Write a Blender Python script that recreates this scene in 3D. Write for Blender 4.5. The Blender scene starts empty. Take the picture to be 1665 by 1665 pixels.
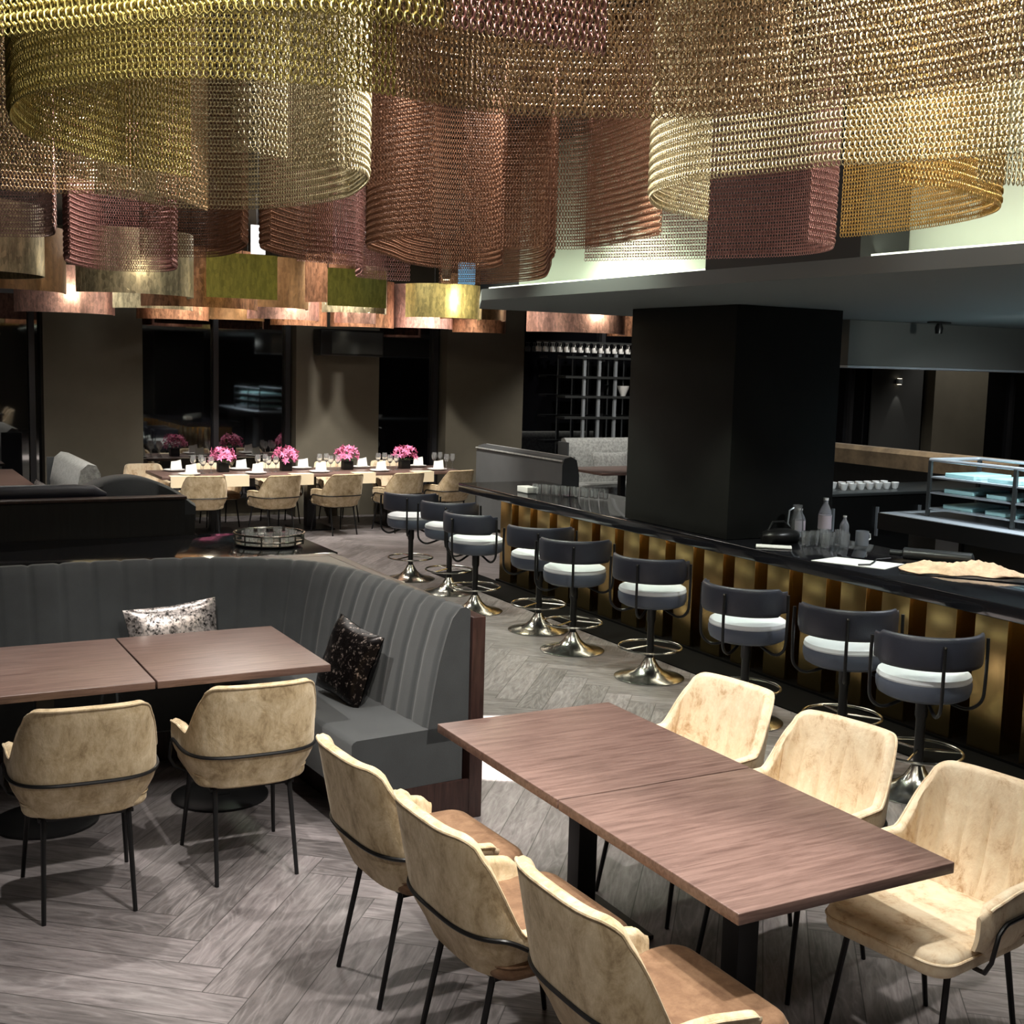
import bpy, math, random
import numpy as np
from mathutils import Vector, Matrix
random.seed(7)
C = bpy.context.scene.collection
PI = math.pi
# ------------------------------------------------------------------ materials
def new_mat(name):
    m = bpy.data.materials.new(name); m.use_nodes = True
    nt = m.node_tree; b = nt.nodes['Principled BSDF']
    return m, nt, b
def N(nt, kind, **kw):
    n = nt.nodes.new(kind)
    for k, v in kw.items():
        if k.startswith('i_'): n.inputs[k[2:].replace('_', ' ')].default_value = v
        else: setattr(n, k, v)
    return n
def L(nt, a, b): nt.links.new(a, b)
def simple(name, col, rough=.5, metal=0, spec=.5, coat=0, sheen=0, bump=0, bscale=80, var=0, vscale=4, stretch=(1,1,1), trans=0, ior=1.45, emis=None, estr=0, alpha=None):
    m, nt, b = new_mat(name)
    b.inputs['Base Color'].default_value = (*col, 1)
    b.inputs['Roughness'].default_value = rough; b.inputs['Metallic'].default_value = metal
    b.inputs['Specular IOR Level'].default_value = spec; b.inputs['Coat Weight'].default_value = coat
    b.inputs['Coat Roughness'].default_value = .08
    b.inputs['Sheen Weight'].default_value = sheen; b.inputs['IOR'].default_value = ior
    b.inputs['Transmission Weight'].default_value = trans
    if emis: b.inputs['Emission Color'].default_value = (*emis, 1); b.inputs['Emission Strength'].default_value = estr
    if bump or var:
        tc = N(nt, 'ShaderNodeTexCoord'); mp = N(nt, 'ShaderNodeMapping'); mp.inputs['Scale'].default_value = stretch
        L(nt, tc.outputs['Object'], mp.inputs['Vector'])
    if var:
        no = N(nt, 'ShaderNodeTexNoise', i_Scale=vscale, i_Detail=5.0, i_Roughness=.6); L(nt, mp.outputs[0], no.inputs['Vector'])
        cr = N(nt, 'ShaderNodeValToRGB'); e = cr.color_ramp.elements
        e[0].position = .35; e[1].position = .65
        e[0].color = (*[c*(1-var) for c in col], 1); e[1].color = (*[min(1, c*(1+var)) for c in col], 1)
        L(nt, no.outputs[0], cr.inputs[0]); L(nt, cr.outputs[0], b.inputs['Base Color'])
    if bump:
        n2 = N(nt, 'ShaderNodeTexNoise', i_Scale=bscale, i_Detail=3.0); L(nt, mp.outputs[0], n2.inputs['Vector'])
        bp = N(nt, 'ShaderNodeBump', i_Strength=bump, i_Distance=.01); L(nt, n2.outputs[0], bp.inputs['Height']); L(nt, bp.outputs[0], b.inputs['Normal'])
    return m
def velvet(name, lo, mid, hi, sheen=.35):
    m, nt, b = new_mat(name)
    tc = N(nt, 'ShaderNodeTexCoord'); oi = N(nt, 'ShaderNodeObjectInfo')
    add = N(nt, 'ShaderNodeVectorMath', operation='ADD'); L(nt, tc.outputs['Object'], add.inputs[0])
    sc = N(nt, 'ShaderNodeVectorMath', operation='SCALE'); sc.inputs[0].default_value = (9, 5, 7); L(nt, oi.outputs['Random'], sc.inputs['Scale']); L(nt, sc.outputs[0], add.inputs[1])
    mp = N(nt, 'ShaderNodeMapping'); mp.inputs['Scale'].default_value = (1, 1, .6); L(nt, add.outputs[0], mp.inputs['Vector'])
    n1 = N(nt, 'ShaderNodeTexNoise', i_Scale=13.0, i_Detail=8.0, i_Roughness=.74, i_Distortion=.35); L(nt, mp.outputs[0], n1.inputs['Vector'])
    cr = N(nt, 'ShaderNodeValToRGB'); e = cr.color_ramp.elements
    e[0].position = .30; e[0].color = (*lo, 1); e[1].position = .68; e[1].color = (*hi, 1)
    k = cr.color_ramp.elements.new(.47); k.color = (*mid, 1)
    L(nt, n1.outputs[0], cr.inputs[0]); L(nt, cr.outputs[0], b.inputs['Base Color'])
    b.inputs['Roughness'].default_value = .75; b.inputs['Sheen Weight'].default_value = sheen; b.inputs['Sheen Roughness'].default_value = .4
    b.inputs['Sheen Tint'].default_value = (1, .9, .75, 1); b.inputs['Specular IOR Level'].default_value = .25
    n2 = N(nt, 'ShaderNodeTexNoise', i_Scale=60.0, i_Detail=3.0); L(nt, mp.outputs[0], n2.inputs['Vector'])
    mx = N(nt, 'ShaderNodeMath', operation='MULTIPLY_ADD'); L(nt, n1.outputs[0], mx.inputs[0]); mx.inputs[1].default_value = 1.5; L(nt, n2.outputs[0], mx.inputs[2])
    bp = N(nt, 'ShaderNodeBump', i_Strength=.35, i_Distance=.006); L(nt, mx.outputs[0], bp.inputs['Height']); L(nt, bp.outputs[0], b.inputs['Normal'])
    return m
def wood(name, dark, light, rough=.4, axis=(1, 14, 14), scale=3.0):
    m, nt, b = new_mat(name)
    tc = N(nt, 'ShaderNodeTexCoord'); mp = N(nt, 'ShaderNodeMapping'); mp.inputs['Scale'].default_value = axis
    L(nt, tc.outputs['Object'], mp.inputs['Vector'])
    n1 = N(nt, 'ShaderNodeTexNoise', i_Scale=scale, i_Detail=7.0, i_Roughness=.7, i_Distortion=.6); L(nt, mp.outputs[0], n1.inputs['Vector'])
    cr = N(nt, 'ShaderNodeValToRGB'); e = cr.color_ramp.elements
    e[0].position = .36; e[0].color = (*dark, 1); e[1].position = .62; e[1].color = (*light, 1)
    L(nt, n1.outputs[0], cr.inputs[0]); L(nt, cr.outputs[0], b.inputs['Base Color'])
    b.inputs['Roughness'].default_value = rough
    bp = N(nt, 'ShaderNodeBump', i_Strength=.15, i_Distance=.003); L(nt, n1.outputs[0], bp.inputs['Height']); L(nt, bp.outputs[0], b.inputs['Normal'])
    return m
def herringbone(name):
    m, nt, b = new_mat(name)
    def M(op, a, bb=None, c=None):
        n = N(nt, 'ShaderNodeMath', operation=op)
        for i, v in enumerate((a, bb, c)):
            if v is None: continue
            if isinstance(v, (int, float)): n.inputs[i].default_value = v
            else: L(nt, v, n.inputs[i])
        return n.outputs[0]
    tc = N(nt, 'ShaderNodeTexCoord'); mp = N(nt, 'ShaderNodeMapping')
    w = .175; n_ = 6
    mp.inputs['Rotation'].default_value = (0, 0, math.radians(-50)); mp.inputs['Scale'].default_value = (1/w, 1/w, 1)
    mp.inputs['Location'].default_value = (.3, .6, 0)
    L(nt, tc.outputs['Object'], mp.inputs['Vector'])
    sp = N(nt, 'ShaderNodeSeparateXYZ'); L(nt, mp.outputs[0], sp.inputs[0])
    u, v = sp.outputs[0], sp.outputs[1]
    i, j = M('FLOOR', u), M('FLOOR', v)
    k = M('FLOORED_MODULO', M('SUBTRACT', i, j), 2*n_)
    hor = M('LESS_THAN', k, n_ - .5)
    ox = M('SUBTRACT', i, k); alH = M('SUBTRACT', u, ox); acH = M('SUBTRACT', v, j)
    oy = M('SUBTRACT', j, M('SUBTRACT', 2*n_ - 1, k)); alV = M('SUBTRACT', v, oy); acV = M('SUBTRACT', u, i)
    def mix(a, bb): return M('ADD', M('MULTIPLY', hor, a), M('MULTIPLY', M('SUBTRACT', 1, hor), bb))
    al, ac = mix(alH, alV), mix(acH, acV)
    idx = mix(M('ADD', M('MULTIPLY', ox, 3.17), M('MULTIPLY', j, 7.31)), M('ADD', M('MULTIPLY', i, 5.93), M('MULTIPLY', oy, 2.77)))
    wn = N(nt, 'ShaderNodeTexWhiteNoise', noise_dimensions='1D'); L(nt, idx, wn.inputs['W'])
    rnd = wn.outputs['Value']
    cb = N(nt, 'ShaderNodeCombineXYZ'); L(nt, M('MULTIPLY', al, .16), cb.inputs[0]); L(nt, ac, cb.inputs[1]); L(nt, M('MULTIPLY', rnd, 37), cb.inputs[2])
    n1 = N(nt, 'ShaderNodeTexNoise', i_Scale=5.0, i_Detail=8.0, i_Roughness=.7, i_Distortion=.5); L(nt, cb.outputs[0], n1.inputs['Vector'])
    n3 = N(nt, 'ShaderNodeTexNoise', i_Scale=1.1, i_Detail=2.0, i_Distortion=1.2); L(nt, cb.outputs[0], n3.inputs['Vector'])
    ring = M('ABSOLUTE', M('SUBTRACT', M('FRACT', M('MULTIPLY', n3.outputs[0], 11)), .5))
    pale = M('MULTIPLY', M('POWER', M('SUBTRACT', 1, ring), 5.0), n1.outputs[0])
    cr = N(nt, 'ShaderNodeValToRGB'); e = cr.color_ramp.elements
    e[0].position = .33; e[0].color = (.085, .077, .077, 1); e[1].position = .68; e[1].color = (.235, .215, .215, 1)
    L(nt, n1.outputs[0], cr.inputs[0])
    tint = N(nt, 'ShaderNodeMix', data_type='RGBA', blend_type='MULTIPLY'); tint.inputs[0].default_value = 1
    cr2 = N(nt, 'ShaderNodeValToRGB'); e = cr2.color_ramp.elements
    e[0].color = (.72, .70, .70, 1); e[1].color = (1.2, 1.16, 1.18, 1); L(nt, rnd, cr2.inputs[0])
    L(nt, cr.outputs[0], tint.inputs[6]); L(nt, cr2.outputs[0], tint.inputs[7])
    mx = N(nt, 'ShaderNodeMix', data_type='RGBA'); L(nt, M('MULTIPLY', pale, .55), mx.inputs[0]); L(nt, tint.outputs[2], mx.inputs[6]); mx.inputs[7].default_value = (.36, .34, .34, 1)
    # seams
    ea = M('MINIMUM', ac, M('SUBTRACT', 1, ac)); el = M('MINIMUM', al, M('SUBTRACT', n_, al))
    seam = M('LESS_THAN', M('MINIMUM', ea, el), .012)
    mx2 = N(nt, 'ShaderNodeMix', data_type='RGBA'); L(nt, M('MULTIPLY', seam, .8), mx2.inputs[0]); L(nt, mx.outputs[2], mx2.inputs[6]); mx2.inputs[7].default_value = (.02, .018, .017, 1)
    L(nt, mx2.outputs[2], b.inputs['Base Color'])
    b.inputs['Roughness'].default_value = .42; b.inputs['Specular IOR Level'].default_value = .5
    bp = N(nt, 'ShaderNodeBump', i_Strength=.25, i_Distance=.003); L(nt, n1.outputs[0], bp.inputs['Height']); L(nt, bp.outputs[0], b.inputs['Normal'])
    return m
def chainsheet(name, col, rough=.4, dark=.35):
    # fine metal chain seen from far: tiny links in colour and bump, loose vertical streaks
    m, nt, b = new_mat(name)
    tc = N(nt, 'ShaderNodeTexCoord'); mp = N(nt, 'ShaderNodeMapping'); mp.inputs['Scale'].default_value = (9, 9, 1.6); L(nt, tc.outputs['Object'], mp.inputs['Vector'])
    no = N(nt, 'ShaderNodeTexNoise', i_Scale=2.0, i_Detail=6.0, i_Roughness=.8); L(nt, mp.outputs[0], no.inputs['Vector'])
    mp2 = N(nt, 'ShaderNodeMapping'); mp2.inputs['Scale'].default_value = (1, 1, .55); L(nt, tc.outputs['Object'], mp2.inputs['Vector'])
    vo = N(nt, 'ShaderNodeTexVoronoi', i_Scale=42.0); L(nt, mp2.outputs[0], vo.inputs['Vector'])
    ma = N(nt, 'ShaderNodeMath', operation='MULTIPLY_ADD'); L(nt, vo.outputs['Color'], ma.inputs[0]); ma.inputs[1].default_value = .22; L(nt, no.outputs[0], ma.inputs[2])
    cr = N(nt, 'ShaderNodeValToRGB'); e = cr.color_ramp.elements
    e[0].position = .48; e[0].color = (*[c*dark for c in col], 1); e[1].position = .74; e[1].color = (*col, 1)
    L(nt, ma.outputs[0], cr.inputs[0]); L(nt, cr.outputs[0], b.inputs['Base Color'])
    b.inputs['Metallic'].default_value = .55; b.inputs['Roughness'].default_value = rough
    bp = N(nt, 'ShaderNodeBump', i_Strength=.8, i_Distance=.01); L(nt, vo.outputs['Color'], bp.inputs['Height']); L(nt, bp.outputs[0], b.inputs['Normal'])
    return m
def sequin(name, dark, light, lo, hi):
    m, nt, b = new_mat(name)
    tc = N(nt, 'ShaderNodeTexCoord')
    vo = N(nt, 'ShaderNodeTexVoronoi', i_Scale=95.0); L(nt, tc.outputs['Object'], vo.inputs['Vector'])
    no = N(nt, 'ShaderNodeTexNoise', i_Scale=26.0, i_Detail=5.0, i_Roughness=.75); L(nt, tc.outputs['Object'], no.inputs['Vector'])
    mu = N(nt, 'ShaderNodeMath', operation='MULTIPLY_ADD'); L(nt, vo.outputs['Color'], mu.inputs[0]); mu.inputs[1].default_value = .35; L(nt, no.outputs[0], mu.inputs[2])
    cr = N(nt, 'ShaderNodeValToRGB'); e = cr.color_ramp.elements; e[0].position = lo; e[1].position = hi
    e[0].color = (*dark, 1); e[1].color = (*light, 1); L(nt, mu.outputs[0], cr.inputs[0]); L(nt, cr.outputs[0], b.inputs['Base Color'])
    b.inputs['Metallic'].default_value = .7; b.inputs['Roughness'].default_value = .3
    bp = N(nt, 'ShaderNodeBump', i_Strength=1.0, i_Distance=.008); L(nt, vo.outputs['Color'], bp.inputs['Height']); L(nt, bp.outputs[0], b.inputs['Normal'])
    return m
M_ = {}
M_['velvet'] = velvet('champagne velvet', (.24, .165, .085), (.50, .385, .235), (.72, .60, .42))
M_['velvet_cream'] = velvet('cream velvet', (.42, .25, .12), (.74, .60, .42), (.84, .74, .56))
M_['velvet_brown_pile'] = velvet('brown velvet with pile shade', (.12, .062, .034), (.18, .100, .056), (.26, .155, .09), .15)  # browner sheen of the velvet pile put into the seat colour
M_['blackmetal'] = simple('black powder-coated metal', (.012, .012, .013), .38, .3)
M_['walnut'] = wood('table walnut veneer', (.105, .062, .052), (.205, .132, .112), .34, (1.2, 16, 16))
M_['darkwood'] = wood('dark stained wood', (.018, .008, .007), (.05, .024, .02), .35, (14, 14, 1.2))
M_['blackwood'] = wood('near black wood', (.006, .006, .006), (.012, .012, .011), .5, (14, 14, 1.2))
M_['floor'] = herringbone('grey oak herringbone floor')
M_['greyfab'] = simple('charcoal upholstery', (.030, .034, .037), .8, sheen=.3, bump=.2, bscale=300, var=.12, vscale=6)
M_['lightfab'] = simple('light grey upholstery', (.30, .31, .30), .85, sheen=.3, bump=.3, bscale=90, var=.3, vscale=30)
M_['navy'] = simple('navy leather', (.022, .024, .036), .42, bump=.15, bscale=200, var=.15)
M_['seat_highlight'] = simple('slate leather highlight', (.66, .70, .74), .38, bump=.1, bscale=160)  # bright highlight on the slate seat top, put into its colour
M_['seatgrey'] = simple('slate leather', (.075, .09, .125), .45, bump=.1, bscale=160)
M_['chrome'] = simple('polished nickel', (.46, .46, .42), .2, 1)
M_['brass'] = simple('polished brass', (.52, .37, .155), .22, 1, bump=.03, bscale=3)
M_['brass_dark'] = simple('bronze back panel', (.42, .29, .12), .2, 1, bump=.03, bscale=3)
M_['bartop'] = simple('black polished stone', (.008, .008, .010), .10, 0, .6, coat=.3)
M_['black'] = simple('black lacquer', (.006, .006, .006), .35)
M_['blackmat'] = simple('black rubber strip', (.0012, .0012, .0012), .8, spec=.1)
M_['column'] = simple('black panelled pillar', (.0075, .008, .007), .6, spec=.25, var=.2, vscale=2)
M_['greige'] = simple('taupe wall covering', (.098, .087, .064), .7, var=.06, vscale=3, bump=.05)
M_['ceiling'] = simple('dark ceiling paint', (.022, .021, .019), .8)
M_['soffit'] = simple('dark grey soffit', (.11, .12, .12), .6)
M_['cove'] = simple('pale cove plaster', (.55, .60, .50), .75)
M_['led'] = simple('led strip', (1, 1, .9), .5, emis=(.93, 1, .80), estr=1.6)
M_['glasswall'] = simple('night window glass', (.003, .003, .004), .03, 0, .9, ior=1.9)
M_['mullion'] = simple('window aluminium', (.05, .05, .055), .4, .7)
M_['steel'] = simple('brushed steel', (.48, .52, .56), .33, .6, bump=.05)
M_['hood'] = simple('grey hood enamel', (.12, .12, .11), .35, .3)
M_['panelwall'] = simple('dark grey panel', (.03, .031, .03), .6)
M_['steeldark'] = simple('smoked steel', (.07, .075, .075), .3, .6)
M_['glass'] = simple('clear glass', (.95, .97, .98), .06, trans=.92, ior=1.45)
M_['bottle'] = simple('clear bottle plastic', (.85, .88, .95), .08, trans=.75, ior=1.2)
M_['label'] = simple('pinkish paper label', (.62, .55, .60), .6)
M_['china'] = simple('white china', (.85, .85, .83), .2, coat=.4)
M_['linen'] = simple('white linen', (.78, .77, .74), .85, bump=.2)
M_['cream'] = simple('cream cloth', (.74, .64, .46), .85, bump=.2)
M_['paper'] = simple('white paper', (.75, .75, .73), .7)
M_['pink'] = simple('pink petals', (.95, .22, .42), .6, var=.3, vscale=25)
M_['leaf'] = simple('dark leaves', (.03, .07, .02), .6)
M_['peach'] = simple('peach cloth', (.75, .52, .33), .8, bump=.5, bscale=25, var=.2, vscale=18)
M_['benchcloth'] = simple('sand velvet bench', (.36, .26, .15), .8, sheen=.4, var=.3, vscale=4)
M_['seq_silver'] = sequin('silver sequins', (.02, .018, .018), (.75, .68, .66), .50, .78)
M_['seq_black'] = sequin('black sequins', (.008, .006, .006), (.55, .45, .4), .78, .95)
M_['teal'] = simple('pale teal ceramic', (.30, .50, .50), .3)
M_['screen'] = simple('blue sign panel', (.1, .3, .5), .4, emis=(.22, .50, .72), estr=.7)
M_['exit'] = simple('white sign panel', (.7, .7, .7), .4, emis=(.9, .95, 1), estr=.5)
M_['lampwhite'] = simple('warm lamp lens', (1, .9, .7), .4, emis=(1, .85, .6), estr=4)
def chainmat(name, col, rough=.32):
    return simple(name, col, rough, .72, bump=0)
CH = {'gold': chainmat('gold chain', (.56, .46, .15)), 'khaki': chainmat('khaki chain', (.62, .50, .27)), 'bronze': chainmat('bronze chain', (.50, .34, .19)),
      'copper': chainmat('copper chain', (.27, .135, .08)), 'rose': chainmat('rose chain', (.52, .27, .24)), 'champ': chainmat('champagne chain', (.58, .50, .31)),
      'amber': chainmat('amber chain', (.66, .42, .13)), 'mauve': chainmat('mauve chain', (.55, .37, .34))}
SH = {'olive': chainsheet('olive chain sheet', (.62, .56, .12), dark=.6), 'copper': chainsheet('copper chain sheet', (.50, .24, .13)), 'pink': chainsheet('pink chain sheet', (.85, .50, .42), dark=.5),
      'champ': chainsheet('champagne chain sheet', (.68, .58, .36), dark=.4), 'yellow': chainsheet('yellow chain sheet', (.85, .72, .28), dark=.5), 'brown': chainsheet('brown chain sheet', (.26, .14, .06), dark=.6)}
# ------------------------------------------------------------------ mesh helpers
class MB:
    def __init__(s): s.v = []; s.f = []
    def add(s, vs, fs):
        o = len(s.v); s.v += [tuple(p) for p in vs]; s.f += [tuple(i+o for i in f) for f in fs]; return s
    def box(s, x0, x1, y0, y1, z0, z1):
        return s.add([(x, y, z) for z in (z0, z1) for y in (y0, y1) for x in (x0, x1)],
                     [(0, 2, 3, 1), (4, 5, 7, 6), (0, 1, 5, 4), (2, 6, 7, 3), (0, 4, 6, 2), (1, 3, 7, 5)])
    def rbox(s, x0, x1, y0, y1, z0, z1, r=.01, cr=None):
        cr = cr or r
        return s.slab(rrect(x0, x1, y0, y1, cr), z0, z1, r)
    def slab(s, out, z0, z1, r=.01, seg=3, rt=None):
        # closed outline extruded, top and bottom edges rounded
        n = len(out); rings = []
        rt = r if rt is None else rt
        for a in range(seg+1):
            t = a/seg*PI/2; rings.append((r*(1-math.sin(t)), z0 + r*(1-math.cos(t))))
        for a in range(seg+1):
            t = a/seg*PI/2; rings.append((rt*(1-math.cos(t)), z1 - rt*(1-math.sin(t))))
        vs = []
        for d, z in rings: vs += [(p[0], p[1], z) for p in inset(out, d)]
        fs = []
        for k in range(len(rings)-1):
            for i in range(n):
                j = (i+1) % n; fs.append((k*n+i, k*n+j, (k+1)*n+j, (k+1)*n+i))
        fs.append(tuple(range(n))[::-1]); fs.append(tuple((len(rings)-1)*n+i for i in range(n)))
        return s.add(vs, fs)
    def tube(s, pts, r, n=8, closed=False, caps=True):
        pts = [Vector(p) for p in pts]; m = len(pts)
        rr = r if isinstance(r, (list, tuple)) else [r]*m
        vs = []; fs = []
        up = None
        for i, p in enumerate(pts):
            if closed: t = pts[(i+1) % m] - pts[i-1]
            else: t = pts[min(i+1, m-1)] - pts[max(i-1, 0)]
            t.normalize()
            if up is None: up = Vector((0, 0, 1)) if abs(t.z) < .9 else Vector((1, 0, 0))
            a = t.cross(up)
            if a.length < 1e-4: a = t.cross(Vector((0, 1, 0)))
            a.normalize(); up = a.cross(t).normalized()
            for k in range(n):
                an = 2*PI*k/n; vs.append(p + rr[i]*(math.cos(an)*a + math.sin(an)*up))
        M = m if closed else m-1
        for i in range(M):
            for k in range(n):
                j = (i+1) % m; k2 = (k+1) % n; fs.append((i*n+k, i*n+k2, j*n+k2, j*n+k))
        if not closed and caps: fs.append(tuple(range(n))); fs.append(tuple((m-1)*n+k for k in range(n))[::-1])
        return s.add(vs, fs)
    def lathe(s, prof, n=24, c=(0, 0, 0)):
        vs = []; fs = []; m = len(prof)
        for r, z in prof:
            for k in range(n):
                a = 2*PI*k/n; vs.append((c[0]+r*math.cos(a), c[1]+r*math.sin(a), c[2]+z))
        for i in range(m-1):
            for k in range(n):
                k2 = (k+1) % n; fs.append((i*n+k, i*n+k2, (i+1)*n+k2, (i+1)*n+k))
        if prof[0][0] > 1e-5: fs.append(tuple(range(n))[::-1])
        if prof[-1][0] > 1e-5: fs.append(tuple((m-1)*n+k for k in range(n)))
        return s.add(vs, fs)
    def grid(s, rows, closed_v=False, caps=False):
        m = len(rows); n = len(rows[0]); vs = [p for r in rows for p in r]; fs = []
        for i in range(m-1):
            for k in range(n if closed_v else n-1):
                k2 = (k+1) % n; fs.append((i*n+k, (i+1)*n+k, (i+1)*n+k2, i*n+k2))
        if caps: fs.append(tuple(range(n))); fs.append(tuple((m-1)*n+k for k in range(n))[::-1])
        return s.add(vs, fs)
def rrect(x0, x1, y0, y1, r, n=5):
    o = []
    for cx, cy, a0 in ((x1-r, y0+r, -PI/2), (x1-r, y1-r, 0), (x0+r, y1-r, PI/2), (x0+r, y0+r, PI)):
        for k in range(n+1):
            a = a0 + PI/2*k/n; o.append((cx+r*math.cos(a), cy+r*math.sin(a)))
    return o
def circ(r, n=28, cx=0, cy=0): return [(cx+r*math.cos(2*PI*k/n), cy+r*math.sin(2*PI*k/n)) for k in range(n)]
def inset(out, d):
    if abs(d) < 1e-9: return out
    n = len(out); res = []
    for i in range(n):
        p, a, b = Vector(out[i]), Vector(out[i-1]), Vector(out[(i+1) % n])
        e1 = p-a; e2 = b-p
        n1 = Vector((-e1.y, e1.x)); n2 = Vector((-e2.y, e2.x))
        if n1.length > 1e-9: n1.normalize()
        if n2.length > 1e-9: n2.normalize()
        nn = n1+n2
        if nn.length < 1e-6: nn = n1
        nn.normalize(); c = max(.5, nn.dot(n1)); q = p + nn*d/c; res.append((q.x, q.y))
    return res
def obj(name, mb, mat, parent=None, loc=(0, 0, 0), rot=(0, 0, 0), smooth=True, label=None, ang=38):
    me = bpy.data.meshes.new(name); me.from_pydata(mb.v, [], mb.f); me.update()
    import bmesh
    b = bmesh.new(); b.from_mesh(me); bmesh.ops.recalc_face_normals(b, faces=b.faces); b.to_mesh(me); b.free()
    if smooth:
        me.polygons.foreach_set('use_smooth', [True]*len(me.polygons)); me.set_sharp_from_angle(angle=math.radians(ang))
    me.materials.append(M_[mat] if isinstance(mat, str) else mat)
    o = bpy.data.objects.new(name, me); C.objects.link(o); o.location = loc; o.rotation_euler = rot
    if parent: o.parent = parent
    if label: o['label'] = label
    return o
def tag(o, label, cat, group=None):
    o['label'] = label; o['category'] = cat
    if group: o['group'] = group
    return o
def thing(name, label, cat, loc=(0, 0, 0), rz=0, group=None):
    o = bpy.data.objects.new(name, None); C.objects.link(o); o.location = loc; o.rotation_euler = (0, 0, rz)
    o.empty_display_size = .1
    return tag(o, label, cat, group)
def struct(name, mb, mat, parent=None, smooth=False):
    o = obj(name, mb, mat, parent, smooth=smooth)
    if not parent: o['kind'] = 'structure'
    return o
def dup(root, loc, rz, label, group=None):
    def cp(o, par):
        c = o.copy(); C.objects.link(c)
        if par: c.parent = par
        for ch in list(o.children): cp(ch, c)
        return c
    r = cp(root, None); r.location = loc; r.rotation_euler = (0, 0, rz); r['label'] = label
    if group: r['group'] = group
    return r
def resample(pts, step, closed=False):
    # Catmull-Rom through pts, resampled to equal steps
    P = [np.array(p, float) for p in pts]; fine = []
    for i in range(len(P)-1):
        p0 = P[max(i-1, 0)]; p1 = P[i]; p2 = P[i+1]; p3 = P[min(i+2, len(P)-1)]
        for t in np.linspace(0, 1, 24, endpoint=False):
            fine.append(.5*((2*p1)+(-p0+p2)*t+(2*p0-5*p1+4*p2-p3)*t*t+(-p0+3*p1-3*p2+p3)*t**3))
    fine.append(P[-1]); F = np.array(fine)
    d = np.r_[0, np.cumsum(np.linalg.norm(np.diff(F, axis=0), axis=1))]
    n = max(2, int(round(d[-1]/step))+1); s = np.linspace(0, d[-1], n)
    R = np.stack([np.interp(s, d, F[:, k]) for k in range(F.shape[1])], 1)
    T = np.gradient(R, axis=0); T /= np.linalg.norm(T, axis=1)[:, None]+1e-12
    return R, T, s

# ------------------------------------------------------------------ room
CEIL = 3.75
struct('floor', MB().add([(-4, -3, 0), (24, -3, 0), (24, 16.9, 0), (-4, 16.9, 0), (-4, -3, -.1), (24, -3, -.1), (24, 16.9, -.1), (-4, 16.9, -.1)],
       [(0, 1, 2, 3), (4, 7, 6, 5), (0, 4, 5, 1), (1, 5, 6, 2), (2, 6, 7, 3), (3, 7, 4, 0)]), 'floor')
struct('ceiling', MB().box(-4, 24, -3, 16.9, CEIL, CEIL+.1), 'ceiling')
struct('wall_left', MB().box(-4.1, -4, -3, 16.9, 0, CEIL), 'greige')
struct('wall_right', MB().box(24, 24.1, -3, 16.9, 0, CEIL), 'greige')
struct('wall_back', MB().box(-4, 24, -3.1, -3, 0, CEIL), 'greige')
# far wall: sill, header, pillars, night windows
struct('wall_far', MB().box(-4, 24, 16.72, 16.9, 0, .32).box(-4, 24, 16.72, 16.9, 2.95, CEIL), 'greige')
def wallpart(x0, x1, n):
    o = obj('pillar', MB().box(x0, x1, 16.35, 16.9, 0, CEIL), 'greige', smooth=False); return tag(o, n, 'pillar', 'taupe pillars of the window wall')
wallpart(2.25, 3.46, 'taupe pillar at the far left, behind the grey sofa')
wallpart(5.52, 6.74, 'taupe pillar behind the dining table with the black speaker on it')
wallpart(7.80, 9.08, 'taupe pillar at the right end of the laid dining table')
wallpart(17.75, 19.15, 'olive taupe pillar seen under the kitchen hood')
wallpart(21.0, 22.2, 'taupe pillar cut by the right edge of the photo, beyond the kitchen')
wins = [(-4, 2.25, [1.0, 2.14]), (3.46, 5.52, [4.46, 5.46]), (6.74, 7.80, [7.70]), (9.08, 17.75, [10.6, 13.4, 15.9]), (19.15, 21.0, [20.1])]
for i, (x0, x1, mu) in enumerate(wins):
    w = obj('window_%d' % (i+1), MB().box(x0, x1, 16.60, 16.64, .32, 2.95), 'glasswall', smooth=False); w['kind'] = 'structure'
    f = MB().box(x0, x1, 16.54, 16.66, .27, .33).box(x0, x1, 16.54, 16.66, 2.9, 2.96)
    for x in mu: f.box(x-.035, x+.035, 16.52, 16.66, .3, 2.95)
    obj('window_frame', f, 'mullion', w, smooth=False)

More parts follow.
